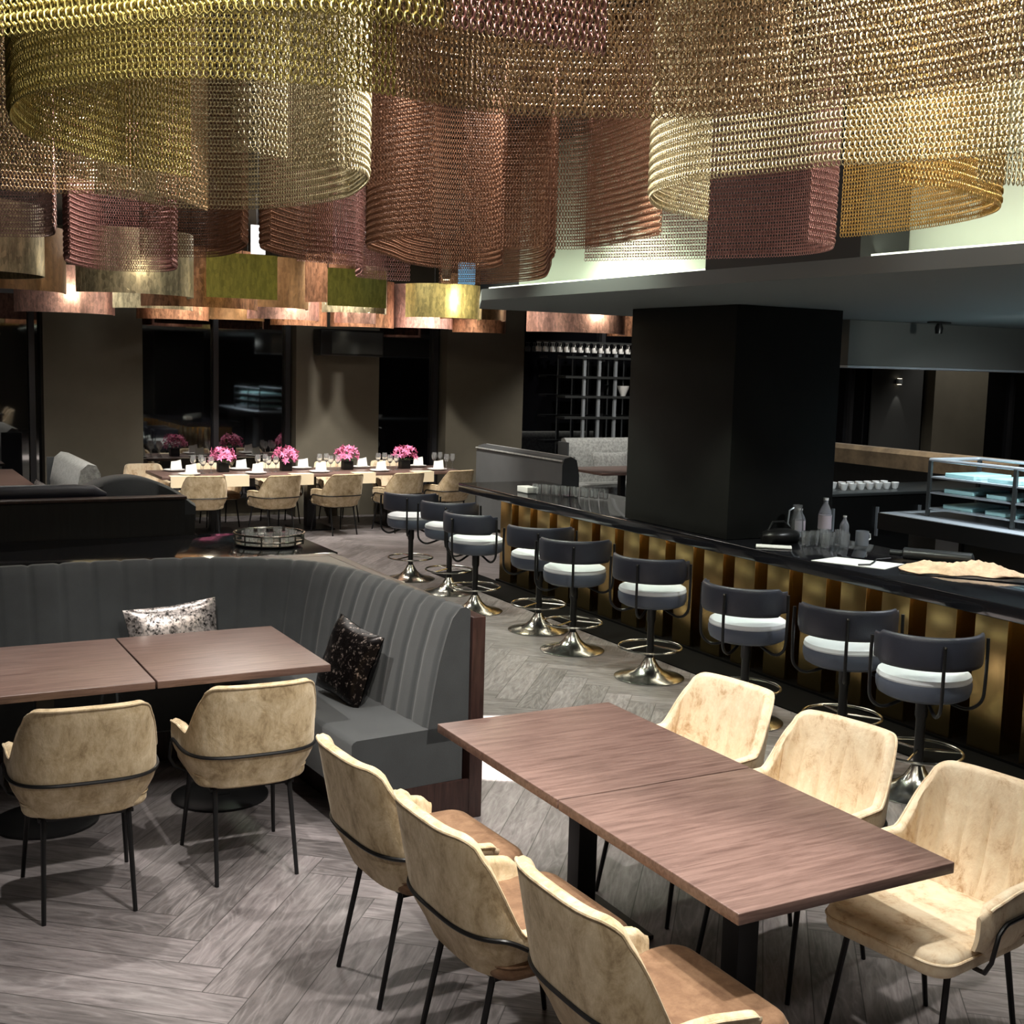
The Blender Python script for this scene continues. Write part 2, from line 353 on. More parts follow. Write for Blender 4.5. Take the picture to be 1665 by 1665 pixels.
# ------------------------------------------------------------------ bar canopy with lit cove
sl = MB(); poly = [(4.15, -2.5), (12.5, -2.5), (12.5, 9.45), (4.8, 9.45), (4.15, 8.14)]
sl.add([(x, y, 2.66) for x, y in poly]+[(x, y, 2.74) for x, y in poly], [(4, 3, 2, 1, 0), (5, 6, 7, 8, 9)]+[(i, (i+1) % 5, (i+1) % 5+5, i+5) for i in range(5)])
struct('trim_1', sl, 'soffit')['label'] = 'dark grey soffit canopy above the bar'
struct('trim_2', MB().box(4.46, 4.52, -2.5, 8.14, 2.741, CEIL), 'cove')
struct('trim_3', MB().box(4.151, 4.455, 4.32, 5.48, 2.741, CEIL), 'panelwall')
struct('trim_4', MB().box(4.80, 12.5, 8.2, 9.44, 2.741, CEIL), 'ceiling')
for k, (a, b) in enumerate(((-1.5, 4.30), (5.50, 8.12))):
    o = obj('led_strip', MB().box(4.20, 4.23, a, b, 2.742, 2.755), 'led', smooth=False)
    tag(o, 'pale LED strip on the ledge of the bar canopy, %s section' % ('nearer' if k == 0 else 'farther'), 'light strip', 'cove light strips')
    la = bpy.data.lights.new('cove light', 'AREA'); la.shape = 'RECTANGLE'; la.size = b-a; la.size_y = .04; la.energy = 1.3*(b-a); la.color = (.90, 1, .78)
    lo = bpy.data.objects.new('cove_light', la); C.objects.link(lo); lo.location = (4.24, (a+b)/2, 2.775)
    d = Vector((.22, 0, .16)); lo.rotation_euler = d.to_track_quat('-Z', 'Y').to_euler()
    lo.rotation_euler = (Matrix(((0, d.normalized().z, -d.normalized().x), (1, 0, 0), (0, -d.normalized().x, -d.normalized().z)))).to_euler()
# black column on the bar
o = obj('pillar', MB().rbox(5.52, 6.50, 6.90, 8.20, 1.002, 2.658, .004), 'column', smooth=True)
tag(o, 'big black panelled pillar standing on the bar counter', 'pillar')

# ------------------------------------------------------------------ bar
bar = thing('bar_counter', 'long bar with black polished top and brass panelled front', 'bar', (5.9, 7, 0))
def ch(name, mb, mat, par, **k):
    o = obj(name, mb, mat, par, **k); o.location = -Vector(par.location) if par.rotation_euler.z == 0 else o.location; return o
ch('countertop', MB().rbox(5.45, 6.42, 2.6, 11.1, .913, 1.0, .006), 'bartop', bar)
ch('back_panel', MB().box(6.08, 6.30, 2.7, 10.95, .02, .912), 'brass_dark', bar, smooth=False, label='dark bronze panel set back behind the brass slabs')
ch('kick_base', MB().box(5.83, 6.32, 2.7, 10.97, 0.001, .02), 'blackmat', bar, smooth=False)
k = 0
y = 10.93
while y > 2.9:
    ch('brass_panel', MB().rbox(5.85, 5.885, y-.235, y, .021, .912, .003), 'brass', bar)
    ch('brass_rib', MB().box(5.886, 6.079, y-.235, y-.205, .021, .912), 'brass', bar, smooth=False)
    y -= .373
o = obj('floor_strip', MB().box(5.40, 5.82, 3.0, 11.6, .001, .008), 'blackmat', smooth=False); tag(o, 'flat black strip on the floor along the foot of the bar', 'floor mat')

# ------------------------------------------------------------------ bar stools
def make_stool(label):
    t = thing('bar_stool', label, 'stool', group='navy bar stools in a row along the bar')
    obj('base', MB().lathe([(.25, .001), (.252, .008), (.235, .016), (.17, .028), (.11, .05), (.07, .085), (.045, .125), (.032, .15)], 36), 'chrome', t)
    obj('post', MB().lathe([(.026, .14), (.026, .40), (.033, .42), (.033, .53)], 18), 'blackmetal', t)
    r = MB().tube([(.225*math.cos(a), .225*math.sin(a), .225) for a in np.linspace(0, 2*PI, 37)[:-1]], .0085, 8, closed=True)
    for a in (.5, .5+2*PI/3, .5+4*PI/3): r.tube([(.03*math.cos(a), .03*math.sin(a), .235), (.225*math.cos(a), .225*math.sin(a), .225)], .007, 6)
    obj('foot_ring', r, 'chrome', t)
    obj('seat', MB().lathe([(.10, .53), (.20, .532), (.232, .55), (.243, .58), (.245, .615), (.238, .632)], 40), 'seatgrey', t)
    obj('seat_top', MB().lathe([(.236, .625), (.242, .640), (.236, .660), (.21, .674), (.12, .682), (.0001, .684)], 40), 'seat_highlight', t, label='top of the seat with a pale highlight in its colour')
    # curved backrest, back towards -x
    rows = []
    for i in range(33):
        a = PI + (i/32-.5)*math.radians(168); e = min(i, 32-i)/3; th = .022*(min(1, e*.35+.3))
        sec = []
        for q in range(14):
            b = 2*PI*q/14; cs, sn = math.cos(b), math.sin(b)
            rr = .275 + th*math.copysign(abs(cs)**.7, cs); zz = .81 + (.088 - (.02 if e < 1 else 0))*math.copysign(abs(sn)**.45, sn)
            sec.append((rr*math.cos(a), rr*math.sin(a), zz))
        rows.append(sec)
    obj('backrest', MB().grid(rows, True, True), 'navy', t, ang=60)
    for da in (-78, 0, 78):
        a = PI + math.radians(da); c, s_ = math.cos(a), math.sin(a)
        pr = [(.306, .86), (.308, .75), (.306, .60), (.298, .53), (.265, .49), (.22, .475), (.17, .487), (.10, .515), (.06, .528)]
        P, _, _ = resample(pr, .02)
        obj('back_support', MB().tube([(q[0]*c, q[0]*s_, q[1]) for q in P], .0095, 8), 'blackmetal', t)
        obj('bolt', MB().lathe([(.001, .0), (.007, 0), (.007, .006), (.0001, .008)], 10, (.314*c, .314*s_, .852)), 'chrome', t) if da == 0 else None
    return t
spots = [(5.05, 11.35, 238, 'farthest of the navy bar stools, at the dining table end'), (5.10, 10.55, 236, 'second farthest navy bar stool, its post beside the sofa corner'),
         (4.93, 9.66, 200, 'navy bar stool third from the far end, turned towards the bar'), (5.07, 8.76, 236, 'navy bar stool fourth from the far end, half behind its neighbour'),
         (4.96, 8.03, 236, 'navy bar stool fifth from the right end, overlapping the one behind it'), (5.04, 7.10, 214, 'navy bar stool fourth from the right end, its trumpet base fully visible in the aisle'),
         (4.96, 5.95, 202, 'navy bar stool third from the right end, base hidden by the cream chairs'), (5.08, 5.21, 226, 'second nearest navy bar stool, overlapped by the nearest one'),
         (4.98, 4.53, 240, 'nearest and largest navy bar stool at the right')]
st0 = None
for x, y, a, lab in spots:
    if st0 is None:
        st0 = make_stool(lab); st0.location = (x, y, 0); st0.rotation_euler = (0, 0, math.radians(a-180))
    else: dup(st0, (x, y, 0), math.radians(a-180), lab)

# ------------------------------------------------------------------ velvet chairs
def chair_path():
    P = []
    a_, b_, n_ = .262, .258, 3.5
    P.append((-a_, .17)); P.append((-a_-.002, .11)); P.append((-a_-.002, .05))
    for t in np.linspace(-90, 90, 73):
        s, c = math.sin(math.radians(t)), math.cos(math.radians(t))
        P.append((a_*math.copysign(abs(s)**(2/n_), s), -b_*abs(c)**(2/n_)))
    P.append((a_+.002, .05)); P.append((a_+.002, .11)); P.append((a_, .17))
    return P
def sstep(a, b, x):
    t = max(0, min(1, (x-a)/(b-a))); return t*t*(3-2*t)
def make_chair(label, group, body='velvet', seat='velvet', quilt=True, arm=.655, sx_=1.0):
    t = thing('velvet_armchair', label, 'chair', group=group)
    R, T, s = resample(chair_path(), .0115); h = s[-1]/2; rows = []; rim = []
    for (p, tg, sv) in zip(R, T, s):
        d = abs(sv-h)
        cd = min(max(d-.18, 0), .058); zt = .882 - (.06-math.sqrt(.06**2-cd**2)) - (.837-arm)*sstep(.225, .325, d) - .02*sstep(.42, .62, d)
        endk = sstep(0, .05, h-d); zt -= .03*(1-endk)
        nrm = np.array([tg[1], -tg[0]])
        if nrm @ p < 0 and d < .5: nrm = -nrm
        if d >= .5: nrm = np.array([math.copysign(1, p[0]), 0])
        th = .021*(.35+.65*endk)
        back = 1-sstep(.2, .42, d)
        sec = []
        zb = .415 + .07*(1-sstep(0, .14, h-d))
        def place(z, off):
            q = p + nrm*off
            k = 1 - .20*(1-sstep(.40, .57, z))**1.3
            lean = max(0, z-.5)
            return (q[0]*k*(1 - .02*back*sstep(.62, .87, z))*(1+(sx_-1)*(1-sstep(.24, .40, d))), q[1]*k - .20*lean*back, z)
        nz = 9
        for i in range(nz): sec.append(place(zb + (zt-.018-zb)*i/(nz-1), th))
        for a in (35, 90, 145): sec.append(place(zt-.018+.018*math.sin(math.radians(a)), th*math.cos(math.radians(a))))
        for i in range(nz):
            z = zt-.018 - (zt-.018-zb)*i/(nz-1)
            g = 0
            if quilt and d < .27:
                ph = (sv-h)/.088; fr = abs((ph % 1)-.5); g = .010*max(0, 1-(.5-fr)*0 - 0) * (1 - min(1, abs((ph+.5) % 1 - .5)/.12)) * sstep(.0, .06, .80-z)
            sec.append(place(z, -th + g))
        rows.append(sec); rim.append(place(zt-.010, th-.001))
    obj('rim_piping', MB().tube(rim[3:-3], .0050, 6), body, t)
    obj('shell', MB().grid(rows, True, True), body, t, ang=50)
    # seat pan under the shell and cushion
    pan = [(q[0]*.80, q[1]*.80) for q in R[::3]] + [(.19, .24), (.12, .262), (0, .266), (-.12, .262), (-.19, .24)]
    pan = [(x, y) for x, y in pan]
    obj('seat_base', MB().slab(pan, .398, .45, .018), body, t)
    cu = rrect(-.238*sx_, .238*sx_, -.20, .295, .075, 6)
    obj('seat_cushion', MB().slab(cu, .408, .492, .03, 5), seat, t)
    pip = [(x, y, .460) for x, y in inset(cu, -.001)]
    obj('piping', MB().tube(pip, .0045, 6, closed=True), seat, t)
    rail = []
    for (p, tg, sv) in zip(R[6:-6], T[6:-6], s[6:-6]):
        d = abs(sv-h); nrm = np.array([tg[1], -tg[0]])
        if nrm @ p < 0 and d < .5: nrm = -nrm
        if d >= .5: nrm = np.array([math.copysign(1, p[0]), 0])
        q = p + nrm*.026; z = .565 - max(0, .655-arm)*sstep(.25, .42, d)*1.2; k = 1 - .20*(1-sstep(.40, .57, z))**1.3
        rail.append((q[0]*k*(1+(sx_-1)*(1-sstep(.24, .40, d))), q[1]*k-.009*(1-sstep(.2, .42, d)), z - .07*sstep(.50, .62, d)))
    a, b = rail[0], rail[-1]
    rail = [(a[0]*.72, a[1]-.01, .40), (a[0]*.93, a[1]+.03, .42), (a[0]*1.0, a[1]+.03, .46)] + rail + [(b[0]*1.0, b[1]+.03, .46), (b[0]*.93, b[1]+.03, .42), (b[0]*.72, b[1]-.01, .40)]
    obj('rail', MB().tube(rail, .0075, 8), 'blackmetal', t)
    for sx in (-1, 1):
        obj('leg', MB().tube([(.185*sx, .19, .40), (.212*sx, .262, .001)], [.011, .009], 8), 'blackmetal', t)
        obj('leg', MB().tube([(.160*sx, -.165, .40), (.172*sx, -.250, .001)], [.011, .009], 8), 'blackmetal', t)
    obj('under_frame', MB().box(-.18, .18, -.17, .20, .385, .399), 'blackmetal', t, smooth=False)
    return t
R90 = PI/2
G1 = 'champagne velvet chairs at the booth tables'
cB = make_chair('champagne velvet armchair seen from behind at the left edge, before the booth table', G1); cB.location = (.815, 5.08, 0); cB.rotation_euler = (0, 0, math.radians(-3))
dup(cB, (1.505, 5.15, 0), math.radians(-2), 'champagne velvet armchair seen from behind at the right end of the booth table', G1)
G2 = 'champagne velvet chairs on the near side of the walnut table'
cA = make_chair('champagne armchair with pile-shaded seat, farthest of the three backs along the near walnut table', G2, 'velvet', 'velvet_brown_pile', arm=.575, sx_=1.10); cA.location = (1.80, 3.89, 0); cA.rotation_euler = (0, 0, -R90+math.radians(3))
dup(cA, (1.82, 3.24, 0), -R90+math.radians(2), 'champagne armchair with pile-shaded seat, middle one of the three backs along the near walnut table', G2)
dup(cA, (1.91, 2.61, 0), -R90+math.radians(1), 'champagne armchair with pile-shaded seat, nearest to the camera at the bottom centre', G2)
G3 = 'cream velvet chairs on the bar side of the walnut table'
cR = make_chair('cream crushed velvet armchair facing the camera, farthest on the bar side of the walnut table', G3, 'velvet_cream', 'velvet_cream'); cR.location = (3.045, 4.03, 0); cR.rotation_euler = (0, 0, R90+math.radians(9))
dup(cR, (3.075, 3.37, 0), R90+math.radians(11), 'cream velvet armchair, middle one on the bar side of the walnut table', G3)
dup(cR, (3.08, 2.69, 0), R90+math.radians(8), 'cream velvet armchair with ribbed back and whole seat in view, right edge', G3)

# ------------------------------------------------------------------ tables
def make_table(name, label, w, d, loc, group=None, base='square'):
    t = thing(name, label, 'table', loc, 0, group)
    obj('tabletop', MB().rbox(-w/2, w/2, -d/2, d/2, .715, .75, .003, .004), 'walnut', t)
    obj('column', MB().rbox(-.042, .042, -.042, .042, .02, .70, .004), 'blackmetal', t)
    obj('top_plate', MB().box(-.16, .16, -.16, .16, .70, .714), 'blackmetal', t, smooth=False)
    if base == 'square': obj('base', MB().rbox(-.21, .21, -.21, .21, .001, .019, .004), 'blackmetal', t)
    else: obj('base', MB().lathe([(.24, .001), (.24, .012), (.22, .019), (.05, .0199)], 32), 'blackmetal', t)
    return t
GT = 'walnut topped tables'
tA = make_table('dining_table', 'square walnut table farther from the camera in the foreground pair on the right', .828, .958, (2.508, 3.933, 0), GT)
tA2 = dup(tA, (2.508, 2.967, 0), 0, 'nearest walnut table, its corner reaching the cream chair at the right', GT)
tB = make_table('dining_table', 'walnut booth table whose right end meets the charcoal banquette', .822, .938, (1.628, 5.969, 0), GT, 'round')
dup(tB, (.797, 5.969, 0), 0, 'walnut booth table cut off by the left edge of the photo', GT)

# ------------------------------------------------------------------ banquette
bq = thing('banquette', 'curved charcoal channel-tufted banquette wrapping the booth tables', 'banquette', (1, 7, 0))
pth = [(-1.6, 6.98), (-.6, 7.02), (.3, 7.06), (1.0, 7.09), (1.6, 7.08), (2.0, 6.98), (2.33, 6.76), (2.49, 6.42), (2.545, 6.0), (2.57, 5.6), (2.60, 5.19)]
R, T, s = resample(pth, .0165)
rows = []
for p, tg, sv in zip(R, T, s):
    nin = np.array([tg[1], -tg[0]])
    if nin @ (np.array([1.2, 5.5])-p) < 0: nin = -nin
    ph = (sv/.165) % 1; g = .016*(1-min(1, min(ph, 1-ph)/.16))**1.5
    prof = [(.20, .40), (.19, .5), (.165, .65), (.135, .8), (.10, .92), (.07, 1.0), (.03, 1.045), (-.005, 1.05), (-.03, 1.03), (-.03, .9), (-.03, .40)]
    sec = [(*(p+nin*(d-(g if i < 7 else 0))), z-(g*.6 if 5 < i < 9 else 0)) for i, (d, z) in enumerate(prof)]
    rows.append(sec)
ch('backrest', MB().grid(rows, True, True), 'greyfab', bq, ang=70)
def sweep(prof, name, mat, r0=0):
    rr = []
    for p, tg in zip(R[::3], T[::3]):
        nin = np.array([tg[1], -tg[0]])
        if nin @ (np.array([1.2, 5.5])-p) < 0: nin = -nin
        rr.append([(*(p+nin*d), z) for d, z in prof])
    p, tg = R[-1], T[-1]; nin = np.array([tg[1], -tg[0]]); nin = nin if nin @ (np.array([1.2, 5.5])-p) > 0 else -nin
    rr.append([(*(p+nin*d), z) for d, z in prof])
    return ch(name, MB().grid(rr, True, True), mat, bq, ang=50)
sweep([(.0, .20), (.575, .20), (.59, .21), (.59, .45), (.582, .462), (.565, .47), (.16, .472), (.0, .472)], 'seat', 'greyfab')
sweep([(.02, .001), (.46, .001), (.46, .199), (.02, .199)], 'plinth', 'darkwood')
ch('end_post', MB().rbox(2.632, 2.702, 5.17, 7.25, .001, 1.0, .004), 'darkwood', bq, label='dark brown wooden end post and side')
ch('rear_panel', MB().box(-1.6, 2.63, 7.16, 7.25, .001, 1.0), 'darkwood', bq, smooth=False)
ch('end_plinth', MB().box(2.10, 2.631, 5.172, 5.19, .001, .198), 'darkwood', bq, smooth=False)
cap = [(1.5, 7.16), (1.8, 7.10), (2.1, 7.0), (2.38, 6.82), (2.53, 6.55), (2.60, 6.2), (2.632, 5.7), (2.632, 7.16)]
ch('corner_cap', MB().slab(cap, .96, .999, .001, 1), 'black', bq)
def pillow(name, w, h, th, mat, loc, rot, label, group=None):
    mb = MB(); n = 16
    for side in (1, -1):
        rows = []
        for i in range(n+1):
            r = []
            for j in range(n+1):
                u, v = i/n*2-1, j/n*2-1
                f = max(0, (1-abs(u)**2.6)*(1-abs(v)**2.6))**.45
                px = u*w/2*(1-.08*(1-abs(v))); pz = v*h/2*(1-.08*(1-abs(u)))
                r.append((px, side*(th/2*f+.003), pz))
            rows.append(r)
        mb.grid(rows)
    o = obj(name, mb, mat, None, loc, rot, ang=80); return tag(o, label, 'cushion', group)
pillow('cushion', .52, .36, .14, 'seq_silver', (1.60, 6.80, .655), (math.radians(-16), math.radians(-4), math.radians(3)), 'silver sequined cushion leaning on the curved banquette behind the table')
pillow('cushion', .40, .40, .15, 'seq_black', (2.26, 5.83, .665), (math.radians(-17), math.radians(8), math.radians(-78)), 'black sequined cushion leaning on the short arm of the banquette')

# ------------------------------------------------------------------ service station and left booth
ss = thing('service_station', 'black glossy sideboard behind the curved banquette', 'sideboard', (1, 7.8, 0))
ch('top', MB().rbox(-2.2, 2.73, 7.26, 8.28, .97, 1.0, .004), 'bartop', ss)
ch('cabinet', MB().box(-2.2, 2.70, 7.28, 8.26, .001, .969), 'darkwood', ss, smooth=False)
# round gallery tray with tumblers
tr = thing('serving_tray', 'round tiered chrome tray on the black sideboard', 'tray', (2.43, 7.72, 1.002))
obj('plate', MB().lathe([(.0001, 0), (.20, 0), (.215, .006), (.215, .012), (.0001, .012)], 32), 'chrome', tr)
for z, r in ((.035, .222), (.075, .226)): obj('rim', MB().tube([(r*math.cos(a), r*math.sin(a), z) for a in np.linspace(0, 2*PI, 33)[:-1]], .007, 6, closed=True), 'chrome', tr)
for q in range(12): a = q*PI/6; obj('baluster', MB().tube([(.22*math.cos(a), .22*math.sin(a), .005), (.225*math.cos(a), .225*math.sin(a), .078)], .006, 6), 'chrome', tr)
def tumbler(label, loc, r=.03, h=.08, group=None):
    o = obj('tumbler', MB().lathe([(.0001, 0), (r*.85, 0), (r, h), (r*.92, h), (r*.78, .008), (.0001, .008)], 16), 'glass', None, loc); return tag(o, label, 'glass', group)
tg0 = None
for q in range(9):
    a = q*2*PI/9+.2; loc = (2.43+.15*math.cos(a), 7.72+.15*math.sin(a), 1.015)
    if tg0 is None: tg0 = tumbler('clear tumbler standing on the round chrome tray', loc, group='tumblers on the round tray')
    else: dup(tg0, loc, 0, 'clear tumbler standing on the round chrome tray', 'tumblers on the round tray')
bo = thing('booth_sofa', 'dark leather booth with a wooden back panel behind the black sideboard', 'booth', (1, 8.5, 0))
ch('back_panel', MB().box(-2.2, 2.03, 8.31, 8.37, .001, 1.24), 'blackwood', bo, smooth=False)
ch('top_ledge', MB().rbox(-2.2, 2.04, 8.29, 8.42, 1.241, 1.262, .004), 'darkwood', bo)
ch('top_roll', MB().tube([(-2.2, 8.50, 1.285), (1.35, 8.50, 1.285), (1.47, 8.50, 1.28), (1.55, 8.50, 1.26)], [.055, .055, .05, .02], 14), 'navy', bo)
rows = []
for i in range(25):
    u = i/24; x = 1.44+.74*u; zt = 1.27 + .14*math.sin(PI*min(1, u*1.02+.0))**.8 - .10*u
    yy = 8.62
    rows.append([(x, yy, 1.05), (x, yy-.01, zt-.02), (x, yy+.02, zt), (x, yy+.30, zt-.005), (x, yy+.33, zt-.03), (x, yy+.33, 1.05)])
ch('curved_end', MB().grid(rows, True, True), 'greyfab', bo, ang=60)
ch('seat', MB().rbox(-2.2, 2.0, 8.45, 9.3, .30, .46, .03), 'navy', bo)
ch('plinth', MB().box(-2.2, 1.98, 8.48, 9.2, .001, .30), 'blackwood', bo, smooth=False)
ch('side_panel', MB().box(2.04, 2.17, 8.6, 9.3, .001, 1.10), 'blackwood', bo, smooth=False)
ch('seat_back', MB().box(-2.2, 2.03, 8.38, 8.449, .3, 1.22), 'navy', bo, smooth=False)

# ------------------------------------------------------------------ far seating, left
def wing_sofa(label, loc, rz, w, d, h, group=None, mat='lightfab'):
    t = thing('booth_sofa', label, 'sofa', loc, rz, group)
    rows = []
    for i in range(17):
        x = -w/2 + w*i/16
        rows.append([(x, -.0, .30), (x, -.02, .8), (x, .03, h-.06), (x, .10, h), (x, .18, h-.015), (x, .22, h-.10), (x, .22, .02), (x, 0, .02)])
    obj('backrest', MB().grid(rows, True, True), mat, t, ang=60)
    obj('seat', MB().rbox(-w/2, w/2, -d, .0, .30, .46, .03), mat, t)
    obj('plinth', MB().box(-w/2+.03, w/2-.03, -d+.05, -.01, .001, .30), 'blackwood', t, smooth=False)
    obj('end_panel', MB().rbox(-w/2-.03, -w/2-.001, -.05, .23, .001, h-.06, .004), 'greyfab', t)
    return t
wing_sofa('light grey booth sofa standing before the leftmost taupe pillar', (2.05, 13.55, 0), -R90, 1.7, .6, 1.10)
farT = make_table('dining_table', 'walnut table by the night window at the far left edge', 1.5, 2.0, (1.10, 15.2, 0), None)
pillow('cushion', .42, .30, .12, 'seq_silver', (1.88, 13.9, .66), (0, math.radians(5), math.radians(-80)), 'small silver cushion beside the far left table')
c1 = make_chair('pale velvet chair half hidden behind the dark booth at the far left edge', None, 'velvet_cream', 'velvet_cream', False); c1.location = (1.0, 13.4, 0)

# ------------------------------------------------------------------ far seating, right
rs = thing('booth_sofa', 'charcoal sofa with pale piping behind the far end of the bar', 'sofa', (7.6, 13.6, 0))
rows = []
for i in range(13):
    y = 14.75 - 2.25*i/12
    rows.append([(7.50, y, .05), (7.50, y, 1.02), (7.53, y, 1.10), (7.62, y, 1.12), (7.70, y, 1.08), (7.74, y, .9), (7.74, y, .05)])
ch('backrest', MB().grid(rows, True, True), 'greyfab', rs)
ch('piping', MB().tube([(7.50, 14.76, 1.07), (7.50, 12.49, 1.07)], .012, 6).tube([(7.66, 14.76, 1.11), (7.66, 12.49, 1.11)], .012, 6), 'lightfab', rs)
ch('seat', MB().rbox(7.75, 8.4, 12.5, 14.75, .05, .46, .03), 'greyfab', rs)
tF = make_table('dining_table', 'walnut table behind the charcoal sofa, left of the black pillar', 1.3, 1.0, (9.75, 14.6, 0))
wing_sofa('light grey sofa in front of the lit shelving, beside the black pillar', (10.3, 15.7, 0), 0, 1.6, .6, 1.12)
pillow('cushion', .62, .34, .12, 'lightfab', (9.95, 15.22, .78), (math.radians(-12), 0, 0), 'pale rectangular cushion on the grey sofa behind the far table')
# lit shelving beyond
sh = thing('wine_shelf', 'tall open shelf unit with bright metal uprights by the far windows', 'shelf', (10.2, 16.2, 0))
for x, a, b in ((10.05, .02, 2.35), (10.32, .02, 2.38), (10.62, .02, 2.38), (11.0, .02, 2.38), (11.3, .02, 2.38)):
    ch('upright', MB().box(x, x+.045, 16.20, 16.24, a, b), 'steel', sh, smooth=False)
for z in (.5, .98, 1.38, 1.70, 2.0, 2.30):
    ch('shelf_board', MB().box(9.72, 11.35, 16.18, 16.45, z, z+.035), 'steeldark', sh, smooth=False)
ch('glass_rail', MB().box(9.20, 11.35, 16.16, 16.20, 2.535, 2.56), 'steeldark', sh, smooth=False)
wg0 = None
for q in range(34):
    x = 9.25 + q*.062
    loc = (x, 16.24 + .05*(q % 2), 2.392)
    if wg0 is None:
        wg0 = obj('hanging_glass', MB().lathe([(.026, 0), (.033, .05), (.028, .075), (.006, .09), (.004, .13), (.03, .142)], 12), 'china', None, loc)
        tag(wg0, 'upturned glass hanging in the row above the far shelf unit', 'glass', 'glasses hanging above the far shelf')
    else: dup(wg0, loc, 0, 'upturned glass hanging in the row above the far shelf unit')
o = obj('bowl', MB().lathe([(.04, 0), (.09, .12), (.10, .16), (.09, .16), (.03, .01)], 16), 'china', None, (10.85, 16.3, 1.736)); tag(o, 'white bucket standing on the far shelf unit', 'bowl')

# ------------------------------------------------------------------ laid dining table at the far end
dt = thing('banquet_table', 'long laid dining table with pink flowers by the night windows', 'table', (5.35, 15.2, 0))
ch('tabletop', MB().rbox(3.35, 7.35, 14.82, 15.72, .712, .75, .004), 'walnut', dt)
for x in (4.1, 5.35, 6.6):
    ch('leg', MB().box(x-.06, x+.06, 15.2, 15.34, .02, .711), 'blackmetal', dt, smooth=False)
    ch('foot', MB().box(x-.25, x+.25, 15.0, 15.54, .001, .019), 'blackmetal', dt, smooth=False)
G4 = 'champagne chairs along the front of the laid table'
xs = [3.83, 4.68, 5.50, 6.34, 7.14]
ln = ['first from the left, beside the dark booth', 'second from the left, above the round tray', 'middle one', 'fourth from the left', 'rightmost, touching the charcoal sofa']
fc = None
for i, x in enumerate(xs):
    lab = 'champagne chair before the laid table, '+ln[i]
    yy = 14.72 + (.18 if i == 4 else 0) + (.12 if i == 0 else 0); rz = math.radians([-14, 10, 8, 8, 14][i]) if i else math.radians(-6)
    if fc is None: fc = make_chair(lab, G4, 'velvet', 'velvet', False); fc.location = (x, yy, 0); fc.rotation_euler = (0, 0, rz); fc.scale = (1, 1, .89)
    else: dup(fc, (x, yy, 0), rz, lab)
oc = None
for i, x in enumerate([3.42, 4.30, 5.12, 5.95, 6.78]):
    lab = 'cream chair on the window side of the laid table, '+['leftmost, behind the flowers', 'second from the left', 'middle one', 'second from the right', 'rightmost'][i]
    loc = (x, 15.86 if i else 15.9, 0); 
    if oc is None: oc = make_chair(lab, 'cream chairs on the window side of the laid table', 'velvet_cream', 'velvet_brown_pile', False); oc.location = loc; oc.rotation_euler = (0, 0, PI); oc.scale = (1, 1, .90)
    else: dup(oc, loc, PI, lab)
def flowers(label, loc):
    t = thing('flower_vase', label, 'flowers', loc, 0, 'pink flower arrangements on the laid table')
    obj('vase', MB().rbox(-.065, .065, -.065, .065, .001, .12, .008), 'black', t)
    f = MB()
    rnd = random.Random(int(loc[0]*100))
    for q in range(46):
        a = rnd.uniform(0, 2*PI); e = rnd.uniform(-.1, 1)**1; r = (.12*math.cos(e*1.3)+.02)*rnd.uniform(.75, 1.25); z = .16+.115*math.sin(e*1.4)*rnd.uniform(.8, 1.3)
        c = Vector((r*math.cos(a), r*math.sin(a), z)); nr = Vector((math.cos(a)*1, math.sin(a)*1, .2+e)).normalized()
        t1 = nr.orthogonal().normalized(); t2 = nr.cross(t1)
        for p in range(5):
            b = p*2*PI/5+q; dr = math.cos(b)*t1+math.sin(b)*t2; sd = nr.cross(dr); 
            f.add([c, c+dr*.024+sd*.011+nr*.015, c+dr*.056+nr*rnd.uniform(-.02, .04), c+dr*.024-sd*.011+nr*.015], [(0, 1, 2, 3)])
    obj('blossoms', f, 'pink', t)
    g = MB()
    for q in range(10):
        a = q*.63; c, s_ = math.cos(a), math.sin(a)
        g.add([(0, 0, .11), (.07*c-.012*s_, .07*s_+.012*c, .14), (.13*c, .13*s_, .12), (.07*c+.012*s_, .07*s_-.012*c, .135)], [(0, 1, 2, 3)])
    obj('leaves', g, 'leaf', t); return t
for x, lb in ((4.22, 'leftmost'), (5.04, 'second from the left'), (5.88, 'third from the left'), (6.70, 'rightmost')):
    flowers('pink flowers in a black vase on the laid table, %s' % lb, (x, 15.32, .751))
pl = gl = nk = None
gi = 0
